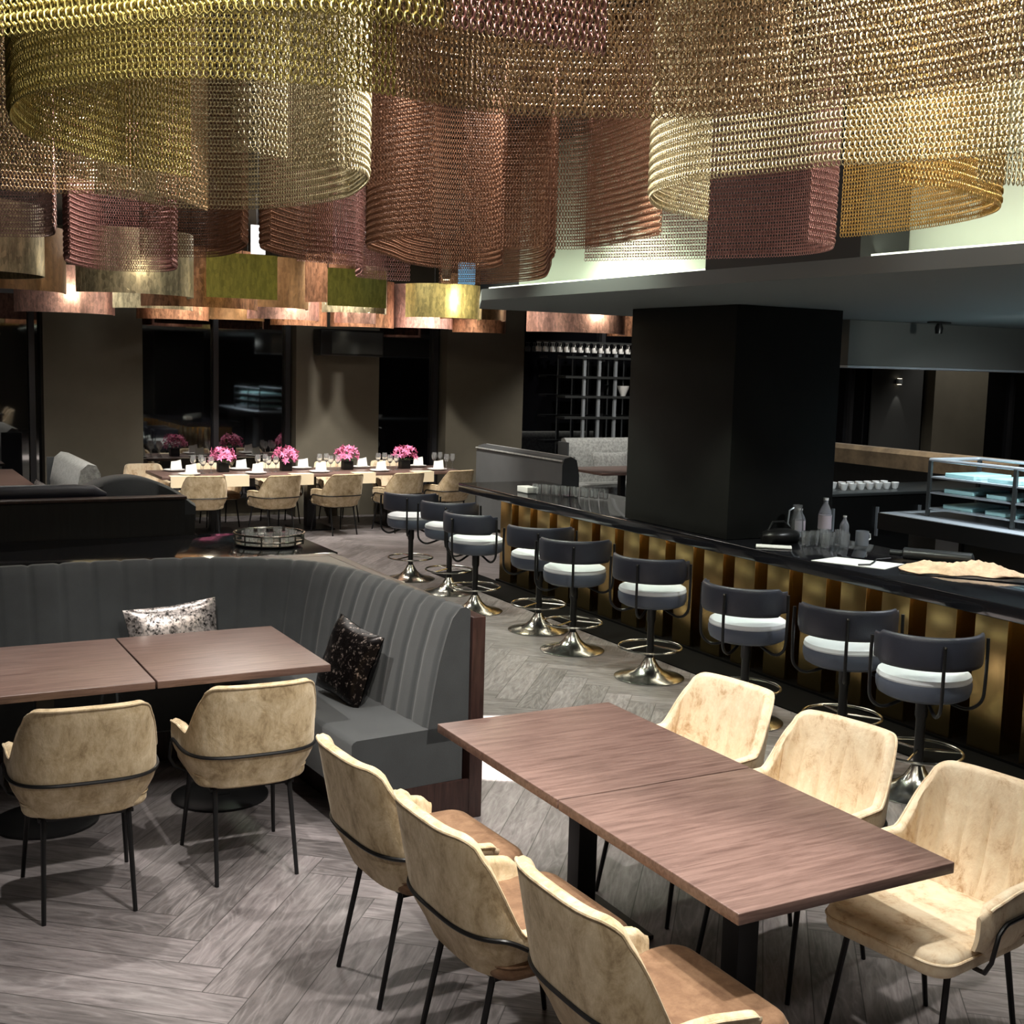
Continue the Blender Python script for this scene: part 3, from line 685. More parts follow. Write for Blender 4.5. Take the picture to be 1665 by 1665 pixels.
for i in range(10):
    x = 3.72 + .83*(i % 5) - (.05 if i > 4 else 0); yy = 15.0 if i < 5 else 15.55
    l1 = (x, yy, .752)
    side = 'camera side' if i < 5 else 'window side'
    if pl is None: pl = obj('plate', MB().lathe([(.0001, .004), (.08, .004), (.13, .018), (.135, .02), (.13, .012), (.08, 0), (.0001, 0)], 24), 'china', None, l1); tag(pl, 'white plate at a place setting of the laid table', 'plate', 'plates on the laid table')
    else: dup(pl, l1, 0, 'white plate at a place setting of the laid table')
    l2 = (x+.02, yy, .772)
    if nk is None:
        nk = obj('napkin', MB().add([(-.07, -.025, 0), (.07, -.025, 0), (.07, .025, 0), (-.07, .025, 0), (-.06, 0, .10), (.06, 0, .12), (0, .0, .105)], [(0, 1, 2, 3), (0, 4, 6, 5, 1), (3, 2, 5, 6, 4), (0, 3, 4), (1, 5, 2)]), 'linen', None, l2); tag(nk, 'folded white napkin standing on a plate of the laid table', 'napkin', 'napkins on the laid table')
    else: dup(nk, l2, random.uniform(-.4, .4), 'folded white napkin standing on a plate of the laid table')
    for k in range(2):
        l3 = (x+.20+.11*k, yy+(.13 if i < 5 else -.13)+.04*k, .752)
        if gl is None: gl = obj('wine_glass', MB().lathe([(.034, 0), (.034, .003), (.004, .006), (.004, .09), (.02, .10), (.036, .13), (.038, .16), (.030, .205), (.028, .205), (.035, .16), (.033, .132), (.015, .104), (.0001, .10)], 16), 'glass', None, l3); tag(gl, 'clear stemmed wine glass on the laid table', 'glass', 'wine glasses on the laid table')
        else: dup(gl, l3, 0, 'clear stemmed wine glass on the laid table')
rn = None
for x in (3.60, 4.26, 5.09, 5.93, 6.76):
    lab = 'cream cloth runner hanging over the camera side edge of the laid table'
    if rn is None: rn = obj('table_runner', MB().rbox(-.15, .15, 14.815, 14.95, .7505, .754, .001).box(-.15, .15, 14.812, 14.8155, .615, .753), 'cream', None, (x, 0, 0), smooth=False); tag(rn, lab, 'runner', 'cloth runners on the laid table')
    else: dup(rn, (x, 0, 0), 0, lab)
# speaker on second pillar
sp = thing('wall_mounted_speaker', 'black loudspeaker mounted high on the taupe pillar behind the dining table', 'speaker', (6.2, 16.15, 2.42))
obj('cabinet', MB().rbox(-.46, .46, -.15, .15, -.18, .18, .02), 'black', sp)
obj('grille', MB().box(-.30, .44, -.157, -.151, -.15, .15), 'steeldark', sp, smooth=False)
obj('bracket', MB().box(-.05, .05, .151, .199, -.05, .05), 'blackmetal', sp, smooth=False)

# ------------------------------------------------------------------ things on the bar
def bottle(label, loc, r, h, lab=True):
    t = thing('bottle', label, 'bottle', loc)
    obj('body', MB().lathe([(r*.8, 0), (r, .01), (r, h*.62), (r*.8, h*.72), (r*.38, h*.86), (r*.36, h*.95)], 20), 'bottle', t)
    if lab: obj('label', MB().lathe([(r*1.02, h*.25), (r*1.02, h*.58)], 20), 'label', t)
    obj('cap', MB().lathe([(r*.42, h*.94), (r*.42, h), (.0001, h)], 14), 'china', t)
    return t
bottle('tallest clear water bottle with a pinkish label on the bar', (6.27, 6.72, 1.002), .048, .30)
bottle('short clear bottle left of the tallest one on the bar', (6.16, 6.86, 1.002), .040, .21)
bottle('small white-topped flask right of the tall bottle on the bar', (6.30, 6.55, 1.002), .033, .19, False)
jg = thing('carafe', 'glass carafe with a thin handle leaning behind the bottles on the bar', 'carafe', (6.06, 6.78, 1.002))
obj('body', MB().lathe([(.045, 0), (.05, .02), (.045, .14), (.03, .2), (.036, .25), (.033, .25), (.027, .2), (.04, .14), (.043, .02), (.0001, .01)], 18), 'glass', jg)
obj('handle', MB().tube([(-.035, 0, .23), (-.075, 0, .21), (-.085, 0, .12), (-.048, 0, .06)], .006, 6), 'steel', jg)
mg = thing('mug', 'white steel mug on the bar right of the bottles', 'mug', (6.29, 6.36, 1.002))
obj('body', MB().lathe([(.042, 0), (.046, .005), (.046, .105), (.041, .105), (.040, .01), (.0001, .01)], 22), 'steel', mg)
obj('handle', MB().tube([(.044, 0, .085), (.075, 0, .08), (.078, 0, .045), (.044, 0, .03)], .006, 6), 'china', mg)
g0 = None
for i, (x, y) in enumerate(((5.98, 6.50), (6.05, 6.42), (6.11, 6.55), (6.16, 6.40), (5.90, 6.50), (5.97, 6.38), (6.20, 6.49), (6.09, 6.32))):
    if g0 is None: g0 = tumbler('clear drinking glass in the cluster before the bottles on the bar', (x, y, 1.002), .034, .10, 'glasses before the bottles on the bar')
    else: dup(g0, (x, y, 1.002), 0, 'clear drinking glass in the cluster before the bottles on the bar')
o = obj('napkin', MB().rbox(-.11, .13, -.06, .06, 0, .012, .004), 'linen', None, (5.60, 6.50, 1.002), (0, 0, math.radians(-40))); tag(o, 'white folded napkin on the bar at the foot of the black pillar', 'napkin')
bg = thing('bag', 'soft black bag slumped on the bar between napkin and glasses', 'bag', (5.84, 6.70, 1.002))
rows = []
for i in range(9):
    u = i/8*2-1; r = (1-u*u)**.5*.9+.1
    rows.append([(u*.16, .10*r*math.cos(b), .05+.05*r*math.sin(b) if math.sin(b) > -.2 else .002) for b in np.linspace(0, 2*PI, 13)[:-1]])
obj('body', MB().grid(rows, True, True), 'black', bg, ang=80)
obj('strap', MB().tube([(-.12, 0, .07), (-.05, .03, .14), (.05, .03, .14), (.12, 0, .07)], .008, 6), 'black', bg)
# papers, rolled mat and peach cloth
o = obj('paper_sheet', MB().add([(-.28, -.14, 0), (.2, -.16, 0), (.24, .13, .002), (-.2, .12, 0), (-.28, -.14, .003), (.2, -.16, .003), (.24, .13, .005), (-.2, .12, .003)], [(0, 3, 2, 1), (4, 5, 6, 7), (0, 1, 5, 4), (1, 2, 6, 5), (2, 3, 7, 6), (3, 0, 4, 7)]), 'paper', None, (5.72, 5.78, 1.001), (0, 0, math.radians(-62))); tag(o, 'white paper sheet lying on the bar under the black cord', 'paper')
o = obj('cord', MB().tube([(5.60, 5.68, 1.012), (5.68, 5.66, 1.012), (5.77, 5.72, 1.012), (5.87, 5.80, 1.012), (5.98, 5.78, 1.018)], .006, 6), 'black'); tag(o, 'thin black cord crossing the white paper on the bar', 'cord')
o = obj('dark_roll', MB().tube([(6.04, 5.85, 1.045), (6.09, 5.79, 1.045), (6.095, 5.78, 1.045), (6.33, 5.43, 1.045), (6.335, 5.42, 1.045)], [.02, .02, .04, .04, .02], 14), 'steeldark'); tag(o, 'dark grey roll lying on the bar beside the peach cloth', 'roll')
rows = []
rnd = random.Random(3)
for i in range(19):
    u = i/18*2-1; r = []
    for j in range(15):
        v = j/14*2-1; e = max(0, 1-u*u)*max(0, 1-v*v)
        r.append((u*.38*(1-.35*v*v), v*(.15-.05*u)+.03*math.sin(u*7), .004+.055*e**.9*(1+.6*math.sin(u*9+v*4)*math.cos(v*7+u*5))))
    rows.append(r)
base = [[(p[0], p[1], 0) for p in r] for r in rows]
o = obj('cloth', MB().grid(rows).grid(base), 'peach', None, (6.04, 5.24, 1.008), (0, 0, math.radians(-50)), ang=80); tag(o, 'crumpled peach cloth heaped on the bar at the right', 'cloth')
o = obj('serving_board', MB().rbox(-.40, .40, -.14, .14, 0, .005, .002), 'black', None, (6.02, 5.17, 1.001), (0, 0, math.radians(-50))); tag(o, 'thin black board under the peach cloth on the bar', 'board')
# far end of the bar: box and glasses
o = obj('card_box', MB().rbox(-.06, .06, -.10, .10, 0, .055, .004), 'paper', None, (5.70, 10.12, 1.001)); tag(o, 'small white box at the far end of the bar', 'box')
g1 = None
for q in range(16):
    x = 5.72 + .055*(q % 8); y = 9.95 + .07*(q//8) - .08*(q % 8)
    if g1 is None: g1 = tumbler('small glass in the rows left of the black pillar on the bar', (x, y, 1.002), .024, .09, 'glasses at the far end of the bar')
    else: dup(g1, (x, y, 1.002), 0, 'small glass in the rows left of the black pillar on the bar')

# ------------------------------------------------------------------ kitchen
hd = thing('range_hood', 'grey range hood with a bright steel lower edge above the kitchen', 'range hood', (8.9, 8.5, 2.25))
obj('body', MB().rbox(-1.28, 2.2, -.5, .6, .02, .408, .004), 'hood', hd)
obj('edge_trim', MB().rbox(-1.29, 2.21, -.512, .61, 0, .019, .004), 'steel', hd)
ld = thing('track_spot', 'small black spotlight under the soffit in front of the range hood', 'spotlight', (8.25, 7.6, 2.655))
obj('plate', MB().box(-.10, .10, -.04, .04, -.012, 0), 'black', ld, smooth=False); obj('head', MB().lathe([(.03, -.10), (.035, -.05), (.02, -.012)], 14), 'black', ld)
isl = thing('kitchen_island', 'black kitchen worktop with a bright steel surface at the right', 'kitchen counter', (8.3, 6.3, 0))
ch('worktop', MB().rbox(7.72, 8.9, 4.6, 7.62, 1.005, 1.04, .003), 'steel', isl)
ch('fascia', MB().box(7.70, 7.719, 4.6, 7.62, .90, 1.035), 'black', isl, smooth=False)
ch('cabinet', MB().box(7.95, 8.88, 4.7, 7.5, .001, 1.004), 'steeldark', isl, smooth=False)
ch('pull_panel', MB().box(7.90, 7.949, 6.92, 7.16, .25, .88), 'steel', isl, smooth=False, label='bright steel panel in the dark cabinet front')
ch('support_post', MB().box(7.74, 7.77, 6.75, 6.78, .001, .899), 'black', isl, smooth=False)
rk = thing('shelf_rack', 'steel shelf rack with stacked dishes on the kitchen worktop', 'rack', (8.2, 6.6, 1.042))
for x in (7.92, 8.5):
    for y in (5.4, 6.43, 7.28): ch('upright', MB().box(x, x+.025, y, y+.03, 1.042, 1.50), 'steeldark', rk, smooth=False)
for z in (1.10, 1.23, 1.36): ch('shelf_board', MB().box(7.93, 8.52, 5.4, 7.30, z, z+.012), 'steel', rk, smooth=False)
ch('top_rail', MB().tube([(7.932, 5.4, 1.51), (7.932, 7.30, 1.51), (8.512, 7.30, 1.51), (8.512, 5.4, 1.51)], .014, 8), 'steel', rk)
td = None
for z in (1.113, 1.243, 1.373):
    for y in (5.75, 6.15, 6.62, 7.05):
        lab = 'shallow tray on a shelf of the kitchen rack'
        if td is None: td = obj('tray', MB().rbox(-.22, .22, -.15, .15, 0, .035, .006), 'teal', None, (8.22, y, z)); tag(td, lab, 'tray', 'trays on the kitchen rack')
        else: dup(td, (8.22, y, z), 0, lab)
bc = thing('back_counter', 'dark back counter of the kitchen with white cups on it', 'kitchen counter', (9.6, 9.7, 0))
ch('worktop', MB().rbox(8.1, 11.6, 9.2, 10.0, .97, 1.0, .003), 'steeldark', bc)
ch('cabinet', MB().box(8.12, 11.58, 9.24, 9.98, .001, .969), 'black', bc, smooth=False)
for x in (8.7, 9.3, 9.9): ch('door_handle', MB().box(x, x+.02, 9.21, 9.239, .55, .85), 'steel', bc, smooth=False)
cp0 = None
for q in range(14):
    x = 9.05 + .12*(q % 7); y = 9.45+.16*(q//7)
    if cp0 is None: cp0 = obj('cup', MB().lathe([(.02, 0), (.03, .01), (.042, .07), (.038, .07), (.026, .012), (.0001, .01)], 14), 'china', None, (x, y, 1.001)); tag(cp0, 'white cup standing on the back counter of the kitchen', 'cup', 'cups on the back counter')
    else: dup(cp0, (x, y, 1.001), 0, 'white cup standing on the back counter of the kitchen')
# long sand coloured bench beyond the kitchen
bn = thing('bench', 'long sand velvet bench seen over the kitchen counters', 'bench', (15, 14, 0))
rows = []
for i in range(13):
    y = 16.1 - 4.0*i/12
    rows.append([(14.95, y, .68), (14.93, y, .92), (14.98, y, .99), (15.06, y, 1.0), (15.15, y, .96), (15.17, y, .68)])
ch('backrest', MB().grid(rows, True, True), 'benchcloth', bn)
ch('seat', MB().rbox(15.18, 15.8, 12.1, 16.1, .30, .46, .03), 'benchcloth', bn)
ch('plinth', MB().box(14.97, 15.75, 12.12, 16.08, .001, .299), 'blackwood', bn, smooth=False)
ch('back_frame', MB().box(14.97, 15.15, 12.12, 16.08, .30, .679), 'blackwood', bn, smooth=False)
bn2 = thing('bench', 'second sand velvet bench at the right edge beyond the kitchen', 'bench', (19.2, 15, 0))
ch('backrest', MB().rbox(18.6, 20.6, 14.6, 14.85, .3, 1.0, .04), 'benchcloth', bn2); ch('seat', MB().rbox(18.6, 20.6, 14.0, 14.599, .001, .46, .03), 'benchcloth', bn2)
o = obj('wall_panel', MB().box(16.35, 17.60, 16.50, 16.53, .02, 2.9), 'panelwall', smooth=False); tag(o, 'dark grey wall panel carrying the small wall light beyond the kitchen', 'wall panel')
sc = thing('wall_sconce', 'small up and down wall light between the dark panes beyond the kitchen', 'wall light', (16.95, 16.46, 2.06))
obj('body', MB().rbox(-.05, .05, -.04, .02, -.05, .05, .006), 'steel', sc)
obj('lens', MB().box(-.035, .035, -.03, .01, .051, .056).box(-.035, .035, -.03, .01, -.056, -.051), 'lampwhite', sc, smooth=False)

# ------------------------------------------------------------------ chain curtains of the ceiling installation
_ring = np.array([(0, 1), (1, .42), (1, -.42), (0, -1), (-1, -.42), (-1, .42)], float)
def chain(name, label, pts, zb, mat, pitch=.0136, zt=None, group='chain curtains hanging from the ceiling', wire=.15):
    zt = zt or CEIL-.012
    R, T, s = resample(pts, pitch)
    rows = int((zt-zb)/pitch); n = len(R)
    w, h, r = .43*pitch, .70*pitch, wire*pitch
    base = []
    for x, z in _ring:
        p = np.array([x*w, z*h]); o = p/np.linalg.norm(p)
        base += [(p[0]+o[0]*r, 0, p[1]+o[1]*r), (p[0]-.5*o[0]*r, .87*r, p[1]-.5*o[1]*r), (p[0]-.5*o[0]*r, -.87*r, p[1]-.5*o[1]*r)]
    base = np.array(base)
    V = np.empty((n, rows, 18, 3), np.float32)
    t3 = np.c_[T, np.zeros(n)]; n3 = np.c_[-T[:, 1], T[:, 0], np.zeros(n)]
    rg = np.random.RandomState(len(label)); tw = rg.uniform(-.16, .16, (n, rows))
    for k in range(rows):
        z = zb + h + k*pitch
        ang = tw[:, k] + (0.35 if k % 2 == 0 else 1.35)
        A = np.cos(ang)[:, None]*t3 + np.sin(ang)[:, None]*n3; B = -np.sin(ang)[:, None]*t3 + np.cos(ang)[:, None]*n3
        c = np.c_[R, np.full(n, z)]
        V[:, k] = c[:, None, :] + base[None, :, 0:1]*A[:, None, :] + base[None, :, 1:2]*B[:, None, :] + base[None, :, 2:3]*np.array([0, 0, 1.])
    q = []
    for i in range(6):
        j = (i+1) % 6
        for a in range(3):
            b = (a+1) % 3; q.append((i*3+a, i*3+b, j*3+b, j*3+a))
    q = np.array(q, np.int32); nl = n*rows
    F = (q[None] + (np.arange(nl, dtype=np.int32)*18)[:, None, None]).reshape(-1)
    me = bpy.data.meshes.new(name); me.vertices.add(nl*18); me.vertices.foreach_set('co', V.reshape(-1))
    me.loops.add(len(F)); me.loops.foreach_set('vertex_index', F)
    npoly = len(F)//4; me.polygons.add(npoly); me.polygons.foreach_set('loop_start', np.arange(0, len(F), 4, dtype=np.int32)); me.polygons.foreach_set('loop_total', np.full(npoly, 4, np.int32))
    me.update(calc_edges=True); me.polygons.foreach_set('use_smooth', np.ones(npoly, bool)); me.materials.append(CH[mat])
    t = thing(name, label, 'chain curtain', (float(R[0][0]), float(R[0][1]), zt), 0, group)
    o = bpy.data.objects.new('chain_mesh', me); C.objects.link(o); o.parent = t; o.location = -t.location
    ra = obj('track', MB().tube([(x, y, CEIL-.008) for x, y in R[::4]], .007, 6), 'blackmetal', t); ra.location = -t.location
    return t
def sheet(label, pts, zb, mat, zt=3.15, name='chain_curtain'):
    R, T, s = resample(pts, .05); rows = []
    for p, tg in zip(R, T):
        n = np.array([-tg[1], tg[0]])*.006
        rows.append([(p[0]+n[0], p[1]+n[1], zb), (p[0]+n[0], p[1]+n[1], zt), (p[0]-n[0], p[1]-n[1], zt), (p[0]-n[0], p[1]-n[1], zb)])
    t = thing(name, label, 'chain curtain', (float(R[0][0]), float(R[0][1]), zt), 0, 'chain curtains hanging from the ceiling')
    o = obj('chain_mesh', MB().grid(rows, True, True), SH[mat], t, ang=50); o.location = -t.location
    m = len(R)//2

    for i in (0, m, len(R)-1):
        w = obj('hanger', MB().tube([(R[i][0], R[i][1], zt-.01), (R[i][0], R[i][1], CEIL-.001)], .004, 6), 'blackmetal', t); w.location = -t.location
    return t
def arc(cx, cy, r, a0, a1, n=12): return [(cx+r*math.cos(math.radians(a0+(a1-a0)*i/n)), cy+r*math.sin(math.radians(a0+(a1-a0)*i/n))) for i in range(n+1)]
K = 'chain_curtain'
#CURTAINS
chain(K, 'bright gold chain curtain curling into a loop at the top left', [(.963, 3.868), (.844, 3.81), (.747, 3.77), (.647, 3.686), (.548, 3.574), (.474, 3.481), (.41, 3.319), (.37, 3.15), (.362, 2.96), (.387, 2.827), (.443, 2.716), (.517, 2.597), (.616, 2.507), (.722, 2.45), (.84, 2.415), (.964, 2.411), (1.02, 2.418)], 2.75, 'gold')
chain(K, 'wavy bronze chain curtain crossing the top of the photo to the right edge', [(1.035, 2.42), (1.111, 2.435), (1.267, 2.455), (1.392, 2.404), (1.511, 2.342), (1.614, 2.257), (1.699, 2.153), (1.764, 2.034), (1.821, 1.918), (1.863, 1.796), (1.886, 1.669), (1.904, 1.595), (1.93, 1.40)], 2.75, 'bronze')
chain(K, 'nearest gold chain curtain along the upper left edge', [(.16, 2.35), (.242, 2.154), (.392, 1.965), (.513, 1.804), (.62, 1.735), (.723, 1.719), (.80, 1.722)], 2.70, 'gold')
chain(K, 'nearest rose chain curtain at the top centre', [(.815, 1.70), (.86, 1.698), (.984, 1.707), (1.081, 1.718)], 2.70, 'rose')
chain(K, 'champagne chain curtain forming the right half of the loop at upper left', [(1.175, 3.50), (1.30, 3.40), (1.42, 3.55), (1.50, 3.85), (1.52, 4.05), (1.483, 4.279), (1.38, 4.528), (1.251, 4.641), (1.092, 4.70), (.96, 4.58), (.80, 4.50)], 2.75, 'champ')
chain(K, 'khaki chain curtain below the gold loop at the left', [(.30, 4.10), (.449, 4.08), (.627, 4.092), (.731, 4.172), (.843, 4.256), (.955, 4.294)], 2.75, 'khaki')
chain(K, 'short khaki chain strip hanging inside the gold loop', [(.944, 3.316), (1.00, 3.30), (1.09, 3.326)], 2.75, 'champ')
chain(K, 'champagne chain curtain curling at the centre right, over the bar aisle', [(2.831, 3.739), (2.561, 3.612), (2.379, 3.45), (2.25, 3.25), (2.205, 3.05), (2.215, 2.89), (2.267, 2.727), (2.322, 2.522), (2.414, 2.386), (2.50, 2.2), (2.58, 1.95)], 2.75, 'champ')
chain(K, 'amber chain curtain with a rounded end at the upper right', [(2.705, 2.668), (2.878, 2.655), (3.104, 2.728), (3.30, 2.821), (3.46, 3.05), (3.555, 3.365), (3.578, 3.68), (3.565, 3.82)], 2.75, 'amber', .0140)
chain(K, 'khaki chain curtain running out at the upper right edge', [(2.66, 2.35), (2.85, 2.30), (3.05, 2.10), (3.25, 1.95)], 2.72, 'khaki', .0140)
chain(K, 'pink chain curtain in front of the lit cove at the right', [(3.60, 4.05), (3.80, 4.12), (3.95, 4.35), (3.97, 4.62), (3.85, 4.9), (3.62, 5.3), (3.45, 5.58)], 2.75, 'rose', .0150)
chain(K, 'copper chain curtain hanging left of the dark ceiling gap, centre', [(2.30, 5.0), (2.20, 5.35), (2.30, 5.75), (2.60, 6.15), (2.862, 6.50), (3.12, 6.66), (3.33, 6.55), (3.28, 6.2), (3.10, 5.85), (2.98, 5.62)], 2.75, 'copper', .0145)
chain(K, 'dark copper chain curtain left of the lit cove, right of the ceiling gap', [(3.20, 5.48), (3.32, 5.72), (3.65, 6.3), (3.95, 6.9), (4.02, 7.35), (3.95, 7.8), (3.75, 8.0)], 2.75, 'copper', .0150)
chain(K, 'rose chain curtain over the middle of the room', [(3.463, 7.89), (3.277, 7.933), (3.05, 7.80), (2.92, 7.4), (2.75, 7.0), (2.5, 6.85), (2.3, 6.8)], 2.75, 'rose', .0160)
chain(K, 'mauve chain curtain at the far left edge below the khaki one', [(.45, 6.75), (.55, 6.60), (.711, 6.512), (.859, 6.40), (.91, 6.2), (.86, 5.84)], 2.75, 'mauve', .0150)
chain(K, 'pink chain curtain with a rounded lower edge at the left', [(1.20, 7.60), (1.23, 7.95), (1.40, 8.4), (1.60, 8.62), (1.90, 8.48), (1.93, 8.1), (1.82, 7.75)], 2.75, 'rose', .0160)
chain(K, 'brown chain curtain right of the pink one, over the dark booth', [(1.52, 7.2), (1.656, 7.111), (1.832, 6.95), (1.87, 6.6), (1.80, 6.1), (1.69, 5.8)], 2.75, 'copper', .0150)
chain(K, 'brown chain curtain just right of the small white sign', [(1.84, 5.85), (1.87, 6.1), (2.046, 6.42), (2.306, 6.72), (2.50, 6.80)], 2.75, 'copper', .0150)
chain(K, 'brown chain curtain behind the gold loop, left', [(.62, 5.55), (.85, 5.5), (1.10, 5.3), (1.30, 5.4), (1.50, 5.7)], 2.86, 'bronze', .0150)
chain(K, 'bronze chain curtain behind the long wavy one, top centre', [(1.15, 2.95), (1.5, 2.95), (1.9, 2.75), (2.12, 2.5)], 2.87, 'bronze')
chain(K, 'copper chain curtain just left of the champagne curl', [(2.62, 5.35), (2.80, 5.28), (2.95, 5.15), (3.07, 5.01), (3.05, 4.66), (2.98, 4.25)], 2.75, 'copper', .0140)
chain(K, 'amber chain curtain behind the champagne loop', [(1.62, 4.55), (1.75, 4.9), (1.95, 5.1), (2.12, 5.0)], 2.95, 'copper', .0150)
sheet('olive khaki chain sheet at the far left edge', arc(.70, 9.0, .55, -110, 60), 2.70, 'champ')
sheet('brown chain sheet above the leftmost window', arc(1.12, 10.5, .50, -160, 0), 2.66, 'brown')
sheet('copper chain sheet lit at its lower rim above the leftmost pillar', arc(2.3, 15.0, .55, -170, 0), 2.63, 'pink')
sheet('champagne chain sheet with bright sparkles, above the leftmost pillar', arc(2.05, 10.2, .50, -150, 10), 2.66, 'champ')
sheet('rose chain sheet above the first night window', arc(2.95, 11.6, .55, -165, -10), 2.63, 'copper')
sheet('square olive chain sheet above the first night window', [(2.78, 10.6), (3.10, 10.6), (3.40, 10.6)], 2.70, 'olive', 3.08)
sheet('bright pink round chain sheet between the olive ones', arc(4.55, 14.0, .42, -175, 0), 2.63, 'pink', 3.12)
sheet('small olive chain sheet left of the yellow lamp', [(3.72, 10.2), (4.0, 10.2), (4.28, 10.25)], 2.66, 'olive', 2.98)
sheet('small pink chain sheet below the small olive one', arc(5.4, 13.9, .25, -175, 0), 2.62, 'pink', 3.0)
sheet('yellow round chain sheet lit from inside, above the speaker', arc(5.65, 12.0, .42, -178, -2, 16), 2.655, 'yellow', 3.0)
for i, (cx, cy, r_, zb, m_, lb) in enumerate(((3.55, 15.1, .42, 2.61, 'copper', 'low copper chain sheet above the leftmost flowers'), (4.35, 15.4, .40, 2.64, 'brown', 'low brown chain sheet between the first and second flowers'),
        (5.15, 15.2, .36, 2.60, 'copper', 'low copper chain sheet left of the wall speaker'), (6.0, 15.2, .42, 2.61, 'copper', 'low copper chain sheet just above the wall speaker'),
        (6.9, 15.3, .42, 2.63, 'pink', 'low pink chain sheet right of the wall speaker'), (7.7, 15.2, .38, 2.60, 'copper', 'low copper chain sheet before the rightmost taupe pillar of the dining end'),
        (3.9, 12.6, .45, 2.70, 'brown', 'brown chain sheet behind the square olive sheet'), (2.9, 13.2, .40, 2.66, 'champ', 'champagne chain sheet behind the rose one over the first window'),
        (5.0, 12.9, .36, 2.70, 'champ', 'champagne chain sheet between the small olive sheet and the yellow one'), (6.5, 13.0, .40, 2.69, 'brown', 'brown chain sheet right behind the yellow one'), (4.3, 11.6, .30, 2.74, 'copper', 'copper chain sheet between the two olive squares'))):
    sheet(lb, arc(cx, cy, r_, -178, -2, 14), zb, m_, 3.2)
sheet('pink copper chain sheet seen below the canopy left of the black pillar', arc(8.2, 13.6, .70, -170, -10), 2.60, 'pink', 3.1)
sheet('copper chain sheet touching the black pillar, below the canopy', arc(9.6, 14.2, .50, -170, -10), 2.60, 'copper', 3.1)
lf = thing('ceiling_lamp', 'small lamp fitting above the yellow chain sheet', 'lamp', (5.65, 11.9, 3.06))
obj('housing', MB().lathe([(.05, .31), (.05, .02), (.035, 0)], 16), 'greige', lf); obj('lens', MB().lathe([(.034, -.002), (.0001, -.002)], 16), 'lampwhite', lf)
bs = thing('hanging_sign', 'small blue lit sign seen through the chain curtains at the centre', 'sign', (4.70, 9.5, 2.95))
obj('panel', MB().box(-.075, .075, -.01, .01, -.09, .09), 'screen', bs, smooth=False); obj('hanger', MB().tube([(0, 0, .09), (0, 0, CEIL-2.951)], .004, 6), 'blackmetal', bs)
ws = thing('hanging_sign', 'small white lit sign hanging below the champagne curtain, left of centre', 'sign', (2.62, 8.6, 3.02))
obj('panel', MB().box(-.05, .05, -.01, .01, -.10, .10), 'exit', ws, smooth=False); obj('hanger', MB().tube([(0, 0, .10), (0, 0, CEIL-3.021)], .004, 6), 'blackmetal', ws)

# ------------------------------------------------------------------ lights
def spot(loc, to, e, ang=70, blend=.5, col=(1, .93, .82), size=.04):
    la = bpy.data.lights.new('downlight', 'SPOT'); la.energy = e; la.spot_size = math.radians(ang); la.spot_blend = blend; la.color = col; la.shadow_soft_size = size
    o = bpy.data.objects.new('downlight', la); C.objects.link(o); o.location = loc
    o.rotation_euler = (Vector(to)-Vector(loc)).to_track_quat('-Z', 'Y').to_euler(); return o
def area(loc, to, e, sx, sy=None, col=(1, .93, .82)):
    la = bpy.data.lights.new('area', 'AREA'); la.energy = e; la.shape = 'RECTANGLE'; la.size = sx; la.size_y = sy or sx; la.color = col
    o = bpy.data.objects.new('ceiling_fill', la); C.objects.link(o); o.location = loc
    o.rotation_euler = (Vector(to)-Vector(loc)).to_track_quat('-Z', 'Y').to_euler(); return o
W = (1, .95, .87)
#LIGHTS
spot((1.75, 3.1, 3.6), (1.3, 3.7, .5), 300, 100, .6, W, .06)
spot((2.3, 2.2, 3.6), (2.9, 2.9, .6), 400, 85, .5, W, .05)
spot((2.6, 4.1, 3.6), (3.0, 3.8, .6), 260, 75, .5, W, .05)
spot((1.05, 5.75, 3.6), (1.1, 5.3, .6), 300, 80, .6, W, .05)
spot((.2, 1.6, 3.6), (.7, 3.1, 0), 360, 72, .6, W, .08)
spot((3.40, 5.95, 2.72), (3.33, 6.12, 0), 3200, 26, .15, W, .02)
spot((3.9, 9.2, 3.6), (4.2, 8.3, 0), 300, 95, .6, (.93, 1, .80), .08)
spot((3.9, 6.6, 3.6), (4.2, 6.6, 0), 230, 95, .6, (.93, 1, .80), .08)
for y in (3.6, 5.2, 6.6, 8.4, 10.0): spot((4.75, y, 2.64), (5.0, y, .5), 100, 84, .6, (.95, 1, .84), .05)
for y in (4.4, 5.4): spot((6.6, y, 2.64), (6.4, y+.2, 1), 90, 100, .5, (.95, .98, 1), .05)
for y in (5.2, 6.6): spot((8.0, y, 2.64), (8.1, y+.2, 1), 220, 100, .5, (.85, .95, 1), .05)
spot((6.9, 5.0, 2.6), (8.2, 6.8, 1.3), 260, 60, .5, (.88, .96, 1), .05); spot((7.6, 5.4, 2.5), (8.9, 8.0, 2.45), 60, 60, .6, (.95, 1, .95), .05)  # fill spots added to brighten the rack and the hood front
spot((9.4, 9.1, 2.64), (9.4, 9.6, 1), 320, 120, .5, (.9, .97, 1), .05)
for x in (3.8, 5.3, 6.8): spot((x, 14.0, 3.6), (x, 15.2, .8), 330, 80, .6, W, .06)
spot((4.6, 12.4, 3.6), (4.6, 12.8, .5), 300, 100, .6, W, .06)
spot((2.2, 13.0, 3.6), (2.0, 13.8, .5), 180, 90, .6, W, .06)
spot((9.4, 13.6, 3.6), (9.9, 15.0, .6), 260, 80, .6, W, .06)
spot((10.4, 15.2, 3.6), (10.5, 16.3, 1.6), 120, 80, .6, W, .06)
spot((14.6, 12.8, 3.6), (15.0, 14.2, .6), 300, 90, .6, W, .06)
